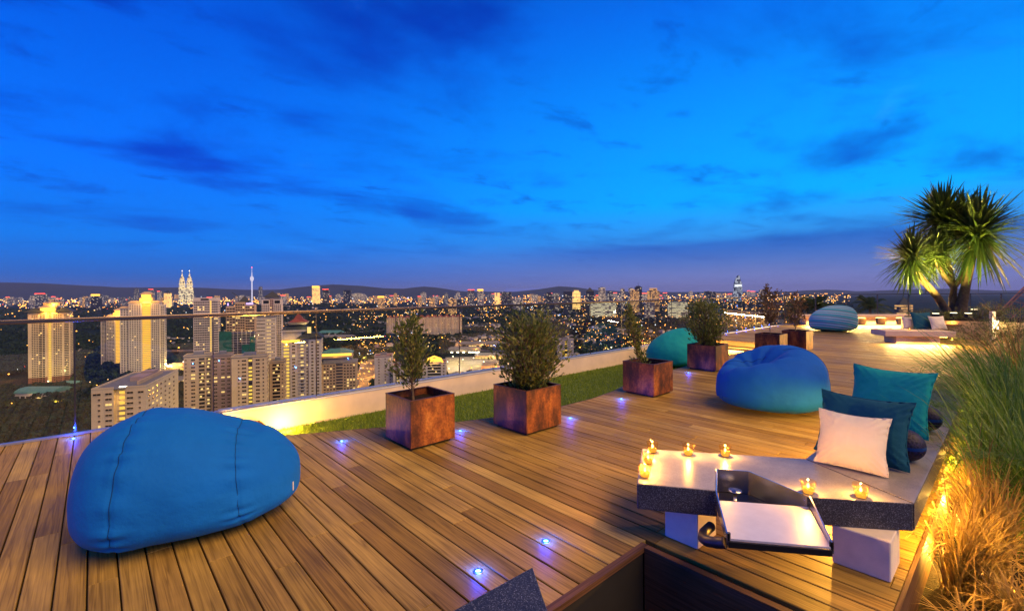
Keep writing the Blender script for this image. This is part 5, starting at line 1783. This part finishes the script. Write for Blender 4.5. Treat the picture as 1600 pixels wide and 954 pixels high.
# low halls, market rows, clubhouses
def hall(label, px0, px1, py_base, h, dp, roof, body='facade_white', lit=None, mat_l='lit_warm', rz=0., barrel=False, cat='building'):
    d = -(G0 - CAMH) * FPX / (py_base - (HORY - math.tan(ROLL) * 0 + .0061 * (800 - (px0 + px1) / 2)))
    a, w, z0 = site(px0, px1, py_base, d)
    t = thing('low_building', label, cat, (a.x, a.y, z0), -YAW + rz)
    FOOT.append((a.x + SY * dp / 2, a.y + CYW * dp / 2, max(w, dp) * .6))
    MB().box(-w / 2, w / 2, 0, dp, 0, h).build('wall', body, t)
    if barrel:
        m = MB(); n = 10
        for k in range(n + 1):
            an = math.pi * k / n
            yy, zz = dp / 2 - (dp / 2 + 1) * math.cos(an), h + .05 + dp * .22 * math.sin(an)
            m.v += [(-w / 2 - 1, yy, zz), (w / 2 + 1, yy, zz)]
        for k in range(n):
            m.f.append((2 * k, 2 * k + 1, 2 * k + 3, 2 * k + 2)); m.m.append(0)
        m.f.append(tuple(2 * k for k in range(n + 1))); m.f.append(tuple(2 * k + 1 for k in reversed(range(n + 1)))); m.m += [0, 0]
        m.build('roof', roof, t)
    else:
        MB().frust(-w / 2 - 1, w / 2 + 1, -1, dp + 1, h + .02, h + dp * .22, min(w * .2, dp * .3), dp * .48).build('roof', roof, t)
    n = max(3, int(w / 7))
    for k in range(n):
        x = -w / 2 + w * (k + .5) / n
        litk = lit is not None and random.random() < lit
        MB().box(x - w / n * .36, x + w / n * .36, -.15, .05, .8, min(h - .6, 4)).build('shopfront' if litk else 'window', mat_l if litk else 'window_dark', t)
    if lit:
        lamp('POINT', t, (0, -8, 6), 14000 * lit * w / 60, (1, .60, .22), 1)
    return t
random.seed(77)
hall('low hall with curved teal roof at the foot of the far left tower', 23, 82, 622, 8, 30, 'roof_teal', 'facade_white', .2, barrel=True)
hall('smaller teal roofed shed right of the far left tower', 84, 116, 606, 6, 22, 'roof_teal', 'facade_white', .4)
hall('low blue edged commercial building among the market lights', 699, 750, 551, 9, 26, 'roof_grey', 'facade_grey', .8, 'lamp_pale')
hall('row of shophouses with bright fronts right of the market', 742, 798, 560, 8, 24, 'facade_grey', 'facade_tan', .9)
hall('dim shophouse row above the market lights', 720, 790, 541, 8, 20, 'roof_grey', 'facade_tan', .6)
hall('pointed grey roofed hall with pink sign beside the market', 752, 780, 578, 9, 26, 'roof_grey', 'facade_pink', .5, 'pink_neon')
hall('green roofed pavilion behind the pagoda tower', 495, 533, 524, 10, 40, 'roof_teal', 'facade_white', .3)
hall('long low cream hall behind the pagoda tower', 500, 552, 530, 9, 26, 'roof_grey', 'facade_cream', .5)
hall('green domed clubhouse behind the beige blocks', 398, 420, 560, 10, 34, 'roof_teal', 'facade_white', .2, barrel=True)
hall('second green domed clubhouse beside the pagoda tower', 419, 440, 566, 10, 34, 'roof_teal', 'facade_white', .2, barrel=True)
hall('brightly lit long canopy in the trees below the twin spires', 262, 300, 532, 6, 20, 'roof_grey', 'facade_cream', .9, 'lit_yellow')
hall('brightly lit depot right of the cream twin towers', 258, 288, 578, 7, 30, 'facade_tan', 'facade_tan', .9, 'lit_yellow')
hall('low roofs with lights right of the depot', 258, 300, 600, 7, 24, 'roof_grey', 'facade_tan', .5)

# mid-distance lit blocks on the right
def far_block(name, label, px0, px1, pyt, d, dp, skin, cat='building', group=None, top=None):
    a, w, z0 = site(px0, px1, pyt, d)
    t = thing(name, label, cat, (a.x, a.y, z0), -YAW + random.uniform(-.25, .25), group)
    h = a.z - z0
    FOOT.append((a.x + SY * dp / 2, a.y + CYW * dp / 2, max(w, dp) * .6))
    MB().box(-w / 2, w / 2, 0, dp, 0, h).build('body', skin, t)
    if top == 'step':
        MB().box(-w * .32, w * .32, dp * .2, dp * .8, h + .02, h + w * .22).build('penthouse', skin, t)
    elif top == 'pyr':
        MB().frust(-w * .5, w * .5, 0, dp, h + .02, h + w * .5, w * .48, dp * .48).build('pyramid_roof', 'roof_dark', t)
    elif top == 'mast':
        MB().box(-w * .3, w * .3, dp * .2, dp * .8, h + .02, h + w * .15).build('penthouse', skin, t)
        MB().tube([(0, dp / 2, h + w * .15), (0, dp / 2, h + w * .8)], [w * .03, w * .01], 5).build('mast', 'roof_dark', t)
    elif top == 'red':
        MB().box(-w * .5, w * .5, -dp * .02, dp * .1, h + .02, h + 4).build('roof_sign', 'lamp_red', t)
    elif top == 'gold':
        MB().box(-w * .5, w * .5, -dp * .02, dp * .1, h - h * .08, h + 3).build('roof_sign', 'crown_glow', t)
    else:
        MB().box(-w * .18, w * .2, dp * .3, dp * .7, h + .02, h + 4).build('plant_room', 'roof_grey', t)
    return t
far_block('mid_rise', 'wide brightly lit pale block seen through the glass above the teal beanbag', 1046, 1074, 472, 2400, 30, 'block_lit')
far_block('mid_rise', 'long pale lit block just below the handrail', 922, 962, 473, 2600, 30, 'block_lit')
far_block('mid_rise', 'square grey block below the handrail left of the lit one', 1008, 1023, 473, 2300, 26, 'far_pale')
far_block('mid_rise', 'bright lit low block at the handrail above the third planter', 1100, 1113, 477, 2300, 24, 'block_lit')
far_block('mid_rise', 'small lit building with dark gabled roof left of the spiky tree', 1404, 1427, 476, 1500, 16, 'far_warm', top='pyr')

# ------------------------------------------------------------------ far skyline
def spire(px, pyt, d, label):
    a, w, z0 = site(px - 4.3, px + 4.3, pyt, d)
    t = thing('spire_tower', label, 'skyscraper', (a.x, a.y, z0), -YAW, 'twin spired towers')
    H = a.z - z0
    prof = [(.55, 0), (.55, .46), (.50, .465), (.50, .58), (.44, .585), (.43, .67), (.36, .675), (.34, .74), (.25, .745), (.22, .80), (.13, .81), (.10, .86), (.045, .875), (.03, .95), (.010, 1)]
    MB().lathe([(r_ * w, z * H) for r_, z in prof], 16, close=True).build('shaft', 'spire_skin', t)
    for z in (.46, .58, .67, .74):
        MB().lathe([(interp(z, [(0, .58), (.46, .56), (.58, .51), (.67, .44), (.74, .36), (.9, .2)]) * w, z * H - 3), (interp(z, [(0, .58), (.46, .56), (.58, .51), (.67, .44), (.74, .36), (.9, .2)]) * w, z * H + 3)], 16, close=True).build('light_ring', 'lit_warm', t)
    MB().lathe([(.28 * w, 0), (.28 * w, .40 * H), (.22 * w, .42 * H)], 14, (.55 * w, -.2 * w, 0), close=True).build('annex', 'spire_skin', t)
    MB().lathe([(.03 * w, 0), (.06 * w, 4), (.03 * w, 8)], 8, (0, 0, .955 * H), close=True).build('spire_ball', 'lamp_pale', t)
spire(284.5, 421, 6500, 'left one of the twin brightly lit spired skyscrapers')
spire(296, 421, 6450, 'right one of the twin brightly lit spired skyscrapers')
a, w, z0 = site(390, 397, 418, 6300)
t = thing('telecom_tower', 'slim white telecom tower with bulb and antenna mast', 'tower', (a.x, a.y, z0), 0)
H = a.z - z0
glow('tower_glow', (.85, .80, 1.0), .9)  # whole tower emits; the light falling on it is put into the material
MB().lathe([(9, 0), (8, .3 * H), (8, .62 * H)], 12, close=True).build('shaft', 'tower_glow', t)
MB().lathe([(8, .62 * H), (20, .66 * H), (24, .70 * H), (22, .735 * H), (12, .76 * H), (7, .77 * H)], 16, close=True).build('pod', 'tower_glow', t)
MB().lathe([(6, .77 * H), (5, .86 * H), (3, .88 * H), (2.5, 1 * H)], 8, close=True).build('antenna', 'tower_glow', t)
MB().box(-4, 4, -4, 4, H, H + 8).build('beacon', 'lamp_red', t)
# leaf-shaped tower
a, w, z0 = site(1147, 1160, 430, 5200)
t = thing('leaf_tower', 'dark curved sail-topped skyscraper standing alone on the right skyline', 'skyscraper', (a.x, a.y, z0), -YAW)
H = a.z - z0
m = MB()
lv = [(0, -.46, .46), (.35, -.48, .48), (.62, -.45, .47), (.74, -.38, .42), (.80, -.30, .30), (.88, -.20, .24), (.95, -.06, .18), (1.0, .06, .12)]
for z, x0, x1 in lv:
    m.v += [(x0 * w, 0, z * H), (x1 * w, 0, z * H), (x1 * w, 30, z * H), (x0 * w, 30, z * H)]
for k in range(len(lv) - 1):
    for q in range(4):
        r_ = (q + 1) % 4
        m.f.append((4 * k + q, 4 * k + r_, 4 * k + 4 + r_, 4 * k + 4 + q)); m.m.append(0)
m.f.append(tuple(4 * (len(lv) - 1) + q for q in range(4))); m.m.append(0)
m.build('body', 'leaf_skin', t)
MB().box(-.40 * w, .42 * w, -1.5, 0, .60 * H, .68 * H).build('lit_sky_lobby', 'lit_white', t) if 'lit_white' in MATS else None
NAMED = [(487.5, 498, 447, 4600, 'far_bright', 'gold', 'golden lit slab tower on the far skyline'),
         (504, 513, 452, 4700, 'far_dark', 'red', 'dark tower with red roof light right of the golden slab'),
         (536, 547, 453, 4400, 'far_dark', None, 'dark grey tower standing right of the golden slab'),
         (554, 564, 458, 4500, 'far_pale', None, 'pale square tower right of the dark grey one'),
         (46, 53, 462, 3900, 'far_pale', None, 'pale tower behind the glowing roof of the far left tower'),
         (54, 70, 459, 3800, 'far_grey', 'red', 'grey tower with red roof sign behind the far left tower'),
         (143, 155, 460, 3700, 'far_dark', 'gold', 'dark tower with glowing top left of the cream twin towers'),
         (255, 265, 458, 4800, 'far_bright', 'pyr', 'golden domed building left of the twin spires'),
         (209, 214, 451, 5600, 'far_grey', 'mast', 'thin grey tower left of the cream twin tower crown'),
         (232, 239, 452, 5600, 'far_grey', 'red', 'slim tower with red beacon right of the cream twin tower crown'),
         (245, 250, 455, 5600, 'far_pale', 'red', 'slim pale tower with red beacon left of the twin spires'),
         (404, 408, 448, 6000, 'far_grey', 'mast', 'slender tower just right of the telecom tower'),
         (731, 741, 453, 4300, 'far_grey', 'red', 'left one of two grey towers in mid skyline'),
         (746, 755, 452, 4300, 'far_pale', 'gold', 'right one of two grey towers in mid skyline, brighter'),
         (773, 781, 457, 4200, 'far_bright', None, 'squat yellow lit tower in mid skyline'),
         (783, 792, 456, 4200, 'far_dark', None, 'dark block right of the squat yellow tower'),
         (793, 799, 456, 4300, 'far_dark', None, 'second dark block right of the squat yellow tower'),
         (801, 816, 465, 3200, 'far_pale', None, 'pale lit low block at the handrail, mid skyline'),
         (853, 863, 459, 3000, 'far_dark', 'step', 'dark block at the left of the mid skyline cluster'),
         (865, 874, 458, 3050, 'far_grey', None, 'grey block beside the dark one in mid skyline'),
         (881, 894, 455, 2900, 'far_dark', None, 'broad dark tower below the far hill'),
         (896, 907, 456, 3300, 'far_bright', 'step', 'sparkling golden building right of the broad dark tower'),
         (916, 928, 455, 3000, 'far_dark', 'pyr', 'dark tower with domed roof in the right skyline cluster'),
         (937, 946, 449, 3100, 'far_pale', None, 'tall pale twin-ribbed tower in the right skyline cluster'),
         (949, 958, 456, 3100, 'far_grey', 'step', 'grey stepped tower right of the tall ribbed one'),
         (970, 976, 451, 3200, 'far_pale', None, 'slim pale tower on the wooded rise'),
         (984, 990, 450, 3300, 'far_pale', None, 'second slim pale tower on the wooded rise'),
         (986, 999, 455, 3000, 'far_warm', 'step', 'warm lit block on the wooded rise'),
         (993, 1003, 448, 3100, 'far_dark', 'mast', 'dark tower with antenna on the wooded rise'),
         (1012, 1030, 454, 3100, 'far_warm', 'step', 'stepped block with green beacon right of the wooded rise'),
         (1104, 1112, 455, 3800, 'far_dark', None, 'small dark block left of the sail-topped tower'),
         (1114, 1119, 456, 3800, 'far_dark', None, 'smaller dark block left of the sail-topped tower'),
         (1188, 1193, 453, 4200, 'far_pale', 'mast', 'slim lit tower near the corner of the balustrade'),
         (590, 600, 463, 3600, 'far_warm', 'gold', 'orange floodlit complex below the far hills'),
         (700, 712, 467, 3000, 'far_warm', None, 'reddish lit mid-rise above the long cream estate'),
         (714, 722, 468, 2900, 'far_dark', None, 'dark mid-rise above the long cream estate')]
random.seed(9)
for x0, x1, y, d, skin, top, l in NAMED:
    far_block('high_rise', l, x0, x1, y, d, 30, skin, 'high-rise', None, top)
rs = random.Random(31)
for k in range(150):
    px = rs.choice([rs.uniform(0, 700), rs.uniform(0, 620), rs.uniform(600, 1200)])
    d = rs.uniform(4800, 8500)
    wpx = rs.uniform(3.5, 9)
    hor = HORY + .0061 * (800 - px)
    top = hor + rs.choice([rs.uniform(2, 9), rs.uniform(4, 11)])
    far_block('high_rise', 'tiny pale high-rise lost in the hazy band of the far city', px - wpx / 2, px + wpx / 2, top, d, 34, rs.choice(['far_pale', 'far_pale', 'far_warm', 'far_grey']), 'high-rise', 'tiny towers of the far city', rs.choice([None, None, 'step', 'red']))

# ------------------------------------------------------------------ roads and street lamps
ROADP = []
def gpt(px, py):
    """a place on the valley floor seen at this picture point"""
    r = ray(px, py)
    t = (G0 - CAMH) / r[2]
    x, y = r[0] * t, r[1] * t
    return Vector((x, y, float(hgt(x, y))))
def road(name, pix, width, mat='asphalt', lift=.4, kerb=True):
    P = [gpt(*p) for p in pix]
    m = MB()
    Q = []
    for a, b in zip(P, P[1:]):
        n = max(2, int((b - a).length / 25))
        Q += [a.lerp(b, k / n) for k in range(n)]
    Q.append(P[-1])
    for i, p in enumerate(Q):
        t = (Q[min(i + 1, len(Q) - 1)] - Q[max(0, i - 1)]); t.z = 0; t.normalize()
        n = Vector((-t.y, t.x, 0)) * width / 2
        z = float(hgt(p.x, p.y)) + lift
        m.v += [(p.x - n.x, p.y - n.y, z), (p.x + n.x, p.y + n.y, z)]
        ROADP.append((p.x, p.y, width * .75))
    for i in range(len(Q) - 1):
        m.f.append((2 * i, 2 * i + 1, 2 * i + 3, 2 * i + 2)); m.m.append(0)
    o = struct(m.build(name, mat))
    if kerb:
        k = MB()
        for i in range(0, len(Q) - 1):
            a, b = Q[i], Q[i + 1]
            mid = a.lerp(b, .3); e = a.lerp(b, .6)
            t = (b - a).normalized(); n = Vector((-t.y, t.x, 0)) * .25
            z = float(hgt(mid.x, mid.y)) + lift + .05
            q = len(k.v)
            k.v += [(mid.x - n.x, mid.y - n.y, z), (mid.x + n.x, mid.y + n.y, z), (e.x + n.x, e.y + n.y, z), (e.x - n.x, e.y - n.y, z)]
            k.f.append((q, q + 1, q + 2, q + 3)); k.m.append(0)
        tag(k.build('lane_marks', 'facade_white', o), kind='stuff')
    return Q
def pale_patch(name, pix):  # pale ground patches added so the valley floor brightens under its lamps
    P = [gpt(*p) for p in pix]
    struct(MB().prism([(p.x, p.y) for p in P][::-1], G0 - 2, G0 + .25).build(name, 'paving'))
    c = sum(P, Vector()) / len(P)
    ROADP.append((c.x, c.y, min((p - c).length for p in P) * .9))
pale_patch('market_pale_patch', [(692, 590), (810, 584), (800, 556), (696, 558)])
pale_patch('parking_pale_patch', [(700, 543), (800, 541), (800, 532), (715, 533)])
pale_patch('junction_pale_patch', [(546, 616), (596, 606), (640, 560), (566, 561)])
pale_patch('depot_pale_patch', [(254, 590), (300, 585), (296, 566), (256, 567)])
LAMPM = {}
def street_lamp(x, y, z, s, label, grp, e=0., mat='sodium', col=(1, .38, .05)):
    t = thing('street_lamp', label, 'street lamp', (x, y, z), random.uniform(0, 6.28), grp)
    if mat not in LAMPM:
        LAMPM[mat] = (MB().tube([(0, 0, 0), (0, 0, 8.6), (.6, 0, 9.2), (1.8, 0, 9.3)], [.16, .10, .08, .07], 5).mesh('pole', 'facade_grey'),
                      MB().lathe([(0, -.5), (.5, -.3), (.7, 0), (.5, .3), (0, .5)], 8).mesh('lamp_head', mat))
    a, b = LAMPM[mat]
    link('pole', a, t)
    h = link('lamp_head', b, t, (1.8, 0, 9.2)); h.scale = (s, s, s)  # head enlarged with distance, lamp glare put into its shape
    if e:
        lamp('POINT', t, (1.8, 0, 10 + s), e, col, 1.0)
Q1 = road('highway', [(548, 618), (560, 598), (572, 582), (590, 566), (612, 556), (640, 552)], 34)
Q2 = road('flyover', [(240, 551), (420, 550), (520, 548), (600, 547), (690, 549), (780, 552), (1000, 548)], 22, lift=6)
Q3 = road('valley_road', [(0, 520), (60, 516), (130, 513), (170, 511)], 16)
Q4 = road('valley_road', [(780, 566), (860, 552), (900, 541), (960, 530), (1020, 522), (1100, 512)], 14)
Q5 = road('valley_road', [(20, 640), (80, 628), (140, 612), (260, 588), (300, 560)], 14)
random.seed(4)
for Q, st, e, l, g in ((Q1, 2, 30000, 'orange street lamp beside the broad lit highway', 'lamps along the highway'), (Q2, 4, 16000, 'orange street lamp along the flyover', 'lamps along the flyover'),
                       (Q3, 5, 6000, 'orange street lamp on the road left of the far left tower', 'lamps on the left valley road'), (Q4, 5, 14000, 'orange street lamp on the curving road right of the market', 'lamps on the right valley road'),
                       (Q5, 4, 9000, 'orange street lamp in the trees at lower left', 'lamps on the lower left road')):
    for i in range(0, len(Q), st):
        p = Q[i]
        d = dep(p.x, p.y)
        street_lamp(p.x + random.uniform(-8, 8), p.y + random.uniform(-8, 8), p.z, d * .0016, l, g, e)
HOT = [(149, 557, 9000, 'o'), (16, 592, 7000, 'o'), (62, 596, 4000, 'y'), (90, 640, 5000, 'o'), (278, 548, 7000, 'o'), (270, 580, 6000, 'y'), (655, 520, 9000, 'w'), (618, 546, 5000, 'o'), (585, 530, 4000, 'o'),
       (735, 518, 5000, 'o'), (765, 522, 6000, 'o'), (905, 548, 5000, 'o'), (862, 550, 5000, 'o'), (985, 532, 6000, 'o'), (942, 500, 5000, 'o'), (1035, 497, 5000, 'o'), (1136, 502, 6000, 'o'), (1150, 505, 6000, 'y'),
       (700, 572, 7000, 'y'), (722, 568, 6000, 'y'), (740, 566, 7000, 'w'), (784, 548, 6000, 'w'), (668, 575, 7000, 'y'), (560, 535, 5000, 'o'), (440, 535, 4000, 'o'), (466, 537, 4000, 'o'), (1010, 520, 4000, 'o'), (1180, 492, 6000, 'o'),
       (12, 505, 9000, 'o'), (205, 525, 3000, 'o'), (820, 520, 4000, 'o'), (770, 492, 6000, 'o'), (598, 476, 16000, 'o')]
HOT += [(x, y, 12000, c) for x, y, c in ((700, 583, 'y'), (716, 576, 'w'), (735, 582, 'o'), (757, 572, 'y'), (775, 580, 'o'), (792, 566, 'y'), (708, 563, 'y'), (745, 559, 'w'), (720, 538, 'o'), (750, 537, 'y'), (780, 536, 'o'), (560, 600, 'o'), (575, 588, 'o'), (590, 575, 'o'), (568, 566, 'o'), (612, 562, 'o'), (630, 556, 'o'), (262, 578, 'y'), (285, 572, 'y'), (640, 545, 'o'), (665, 540, 'o'), (690, 532, 'o'), (830, 545, 'o'), (880, 566, 'o'), (925, 552, 'o'), (955, 548, 'y'), (1000, 535, 'o'))]
HOT += [(322, 770, 26000, 'y'), (395, 760, 26000, 'y'), (470, 705, 34000, 'y'), (535, 705, 32000, 'o'), (205, 900, 6000, 'y'), (430, 735, 8000, 'o'), (600, 690, 8000, 'o'), (680, 690, 9000, 'y'), (225, 592, 9000, 'y'), (75, 604, 9000, 'y'), (325, 577, 7000, 'y')]
for px, py, e, c in HOT:
    p = gpt(px, py)
    m_, cl = {'o': ('sodium', (1, .36, .04)), 'y': ('lamp_pale', (1, .72, .22)), 'w': ('lamp_pale', (1, .85, .55))}[c]
    street_lamp(p.x, p.y, p.z, dep(p.x, p.y) * .0021, 'bright glowing lamp among the dark trees of the valley', 'bright lamps scattered in the valley', e * 6, m_, cl)

# ------------------------------------------------------------------ houses
def blocked(x, y, rr=6):
    for fx, fy, fr in FOOT:
        if (x - fx) ** 2 + (y - fy) ** 2 < (fr + rr) ** 2:
            return True
    for fx, fy, fr in ROADP:
        if (x - fx) ** 2 + (y - fy) ** 2 < (fr + rr) ** 2:
            return True
    return False
def house_meshes(k):
    w, d, h = [(13, 9, 6.5), (16, 10, 5), (11, 9, 8), (20, 10, 6.5), (14, 12, 4.5)][k]
    wall = MB().box(-w / 2, w / 2, -d / 2, d / 2, -2, h).mesh('wall', ['facade_white', 'facade_cream', 'facade_tan', 'facade_white', 'facade_cream'][k])
    r = MB()
    r.add([(-w / 2 - .6, -d / 2 - .6, h), (w / 2 + .6, -d / 2 - .6, h), (w / 2 + .6, d / 2 + .6, h), (-w / 2 - .6, d / 2 + .6, h), (-w / 2 + d * .3, 0, h + d * .32), (w / 2 - d * .3, 0, h + d * .32)],
          [(0, 1, 5, 4), (2, 3, 4, 5), (1, 2, 5), (3, 0, 4), (0, 3, 2, 1)])
    roof = r.mesh('roof', ['roof_red', 'roof_grey', 'roof_dark', 'facade_pink', 'roof_grey'][k])
    win = MB().box(-w * .3, -w * .05, -d / 2 - .1, -d / 2 + .05, 1.2, 3.2).mesh('lit_window', 'lit_warm')
    return wall, roof, win
HM = [house_meshes(k) for k in range(5)]
rh = random.Random(12)
spots = []
tries = 0
while len(spots) < 1500 and tries < 12000:
    tries += 1
    u = rh.random()
    if u < .62: px = rh.uniform(730, 1230)
    elif u < .8: px = rh.uniform(540, 760)
    else: px = rh.uniform(-20, 560)
    d = 620 + 3300 * rh.random() ** 1.3 if px > 700 else 900 + 3000 * rh.random()
    p = at(px, 460, d)
    cl = mn.noise(Vector((p.x / 260, p.y / 260, 3)))
    if cl < (.02 if px > 700 else .16):
        continue
    if blocked(p.x, p.y, 9):
        continue
    spots.append((d, p.x, p.y))
spots.sort()
rest_w, rest_r, rest_l = MB(), MB(), MB()
for i, (d, x, y) in enumerate(spots):
    z = float(hgt(x, y))
    k = rh.randrange(5)
    rz = rh.choice([0, math.pi / 2]) + rh.uniform(-.5, .5)
    if i < 290:
        t = thing('house', 'small pale house among dark trees on the valley floor', 'house', (x, y, z), rz, 'houses on the valley floor')
        wl, rf, wi = HM[k]
        link('wall', wl, t); link('roof', rf, t)
        if rh.random() < .55:
            link('lit_window', wi, t)
    else:
        c, s = math.cos(rz), math.sin(rz)
        w, dd, h = rh.uniform(10, 22), rh.uniform(9, 13), rh.uniform(5, 9)
        def tf(a, b, e): return (x + a * c - b * s, y + a * s + b * c, z + e)
        q = [(-w / 2, -dd / 2), (w / 2, -dd / 2), (w / 2, dd / 2), (-w / 2, dd / 2)]
        rest_w.add([tf(a, b, -2) for a, b in q] + [tf(a, b, h) for a, b in q], [(0, 1, 5, 4), (1, 2, 6, 5), (2, 3, 7, 6), (3, 0, 4, 7), (4, 5, 6, 7)])
        rest_r.add([tf(a * 1.1, b * 1.1, h + .05) for a, b in q] + [tf(-w * .25, 0, h + 3), tf(w * .25, 0, h + 3)], [(0, 1, 5, 4), (2, 3, 4, 5), (1, 2, 5), (3, 0, 4)])
hs = thing('house_field', 'mass of tiny pale houses spread over the far valley', 'houses', (0, 0, 0)); hs['kind'] = 'stuff'
tag(rest_w.build('wall_field', 'facade_white', hs), kind='stuff'); tag(rest_r.build('roof_field', 'roof_grey', hs), kind='stuff')

# ------------------------------------------------------------------ woods: leaf clumps spread through each crown
def woods():
    r = np.random.default_rng(5)
    n = 26000
    px = r.uniform(-60, 1330, n)
    d = 230 + 4600 * r.random(n) ** 1.9
    a = (px - 800) / FPX * d
    x, y = a * CYW + d * SY, -a * SY + d * CYW
    ok = np.ones(n, bool)
    for fx, fy, fr in FOOT + ROADP:
        ok &= (x - fx) ** 2 + (y - fy) ** 2 > (fr + 4) ** 2
    for dd, hx, hy in spots:
        if dd < 3600:
            ok &= (x - hx) ** 2 + (y - hy) ** 2 > 11 ** 2
    # open clearings
    cl = np.sin(x / 210 + 1.1) * np.sin(y / 170 + .4) + .6 * np.sin(x / 83 + y / 119)
    ok &= (cl < .75)
    x, y, d = x[ok], y[ok], d[ok]
    z = hgt(x, y)
    V, F = [], []
    off = 0
    for lo, hi, m in ((0, 900, 70), (900, 1700, 34), (1700, 6000, 14)):
        s = (d >= lo) & (d < hi)
        k = int(s.sum())
        if not k: continue
        R_ = r.uniform(4.0, 8.5, k) * (1 + d[s] / 6000); H_ = r.uniform(7, 15, k)
        u = r.normal(0, 1, (k, m, 3)); u /= np.linalg.norm(u, axis=2)[..., None]
        u[..., 2] = np.abs(u[..., 2]) * 1.0 - .25
        rad = r.uniform(.55, 1.05, (k, m, 1))
        c = u * rad * np.stack([R_, R_, R_ * .75], 1)[:, None, :]
        c += np.stack([x[s], y[s], z[s] + H_ * .62], 1)[:, None, :]
        sz = (R_ * (.42 if m > 50 else .55 if m > 20 else .8))[:, None, None] * r.uniform(.6, 1.2, (k, m, 1))
        e1 = r.normal(0, 1, (k, m, 3)); e1 /= np.linalg.norm(e1, axis=2)[..., None]
        e2 = np.cross(e1, u + r.normal(0, .6, (k, m, 3))); e2 /= np.linalg.norm(e2, axis=2)[..., None] + 1e-6
        q = np.stack([c - e1 * sz, c + e2 * sz * .7, c + e1 * sz, c - e2 * sz * .7], 2).reshape(-1, 3)
        V.append(q)
        nq = len(q) // 4
        F.append(np.arange(nq * 4).reshape(-1, 4) + off)
        off += nq * 4
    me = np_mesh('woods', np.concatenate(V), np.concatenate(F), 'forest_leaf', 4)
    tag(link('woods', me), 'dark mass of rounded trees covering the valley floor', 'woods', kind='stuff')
woods()

# ------------------------------------------------------------------ countless small lights of the far city
def city_lights():
    r = np.random.default_rng(8)
    groups = {'sodium_small': ((1, .40, .06), 4.5), 'pale_small': ((1, .62, .24), 3.0), 'white_small': ((.85, .92, 1.0), 2.4), 'red_small': ((1, .08, .05), 3), 'blue_small': ((.1, .3, 1), 4)}
    share = {'sodium_small': 5000, 'pale_small': 1700, 'white_small': 520, 'red_small': 160, 'blue_small': 90}
    for g, (c, s) in groups.items():
        glow(g, c, s)
        n = share[g]
        far = r.random(n) < .48
        px = r.uniform(-20, 1330, n)
        d = np.where(far, 3800 + 7500 * r.random(n) ** 1.1, 650 + 3300 * r.random(n) ** 1.2)
        # near lights gather right of the middle and along streets
        nr = ~far
        px[nr] = np.where(r.random(nr.sum()) < .84, r.uniform(560, 1230, nr.sum()), r.uniform(-20, 600, nr.sum()))
        a = (px - 800) / FPX * d
        x, y = a * CYW + d * SY, -a * SY + d * CYW
        cl = np.sin(x / 150 + .7) * np.sin(y / 130 + 2.) + .7 * np.sin(x / 61 - y / 77) + .5 * np.sin(x / 33 + y / 29)
        ok = far | (cl > .15)
        x, y, d, f2 = x[ok], y[ok], d[ok], far[ok]
        n = len(x)
        z = hgt(x, y) + np.where(f2, r.uniform(4, 60, n) * (r.random(n) < .5) + 5, 13 + r.uniform(0, 5, n))
        sz = d * r.uniform(.0005, .0015, n)  # dots grow with distance, so their size includes imitated glare
        oc = np.array([(1, 0, 0), (-1, 0, 0), (0, 1, 0), (0, -1, 0), (0, 0, 1), (0, 0, -1)], float)
        v = (np.stack([x, y, z], 1)[:, None, :] + oc[None] * sz[:, None, None]).reshape(-1, 3)
        fi = np.array([(0, 2, 4), (2, 1, 4), (1, 3, 4), (3, 0, 4), (2, 0, 5), (1, 2, 5), (3, 1, 5), (0, 3, 5)])
        f = (np.arange(n)[:, None, None] * 6 + fi[None]).reshape(-1, 3)
        nm = {'sodium_small': 'orange', 'pale_small': 'warm white', 'white_small': 'cold white', 'red_small': 'red', 'blue_small': 'blue'}[g]
        tag(link('city_lights', np_mesh('city_lights', v, f, g, 3)), 'countless tiny %s lights of the far city' % nm, 'lights', kind='stuff')
city_lights()

# ------------------------------------------------------------------ haze over the city
def haze():
    m, N, L, out = new_mat('haze')
    v = N.new('ShaderNodeVolumePrincipled')
    v.inputs['Color'].default_value = (.45, .60, 1.0, 1)
    v.inputs['Density'].default_value = 2.2e-5
    v.inputs['Anisotropy'].default_value = .0
    L.new(v.outputs[0], out.inputs['Volume'])
    o = MB().box(-45000, 45000, -45000, 45000, -220, 345).build('haze', 'haze')
    tag(o, 'thin blue evening haze over the whole city', 'haze', kind='stuff')
HAZE = True
if HAZE:
    haze()
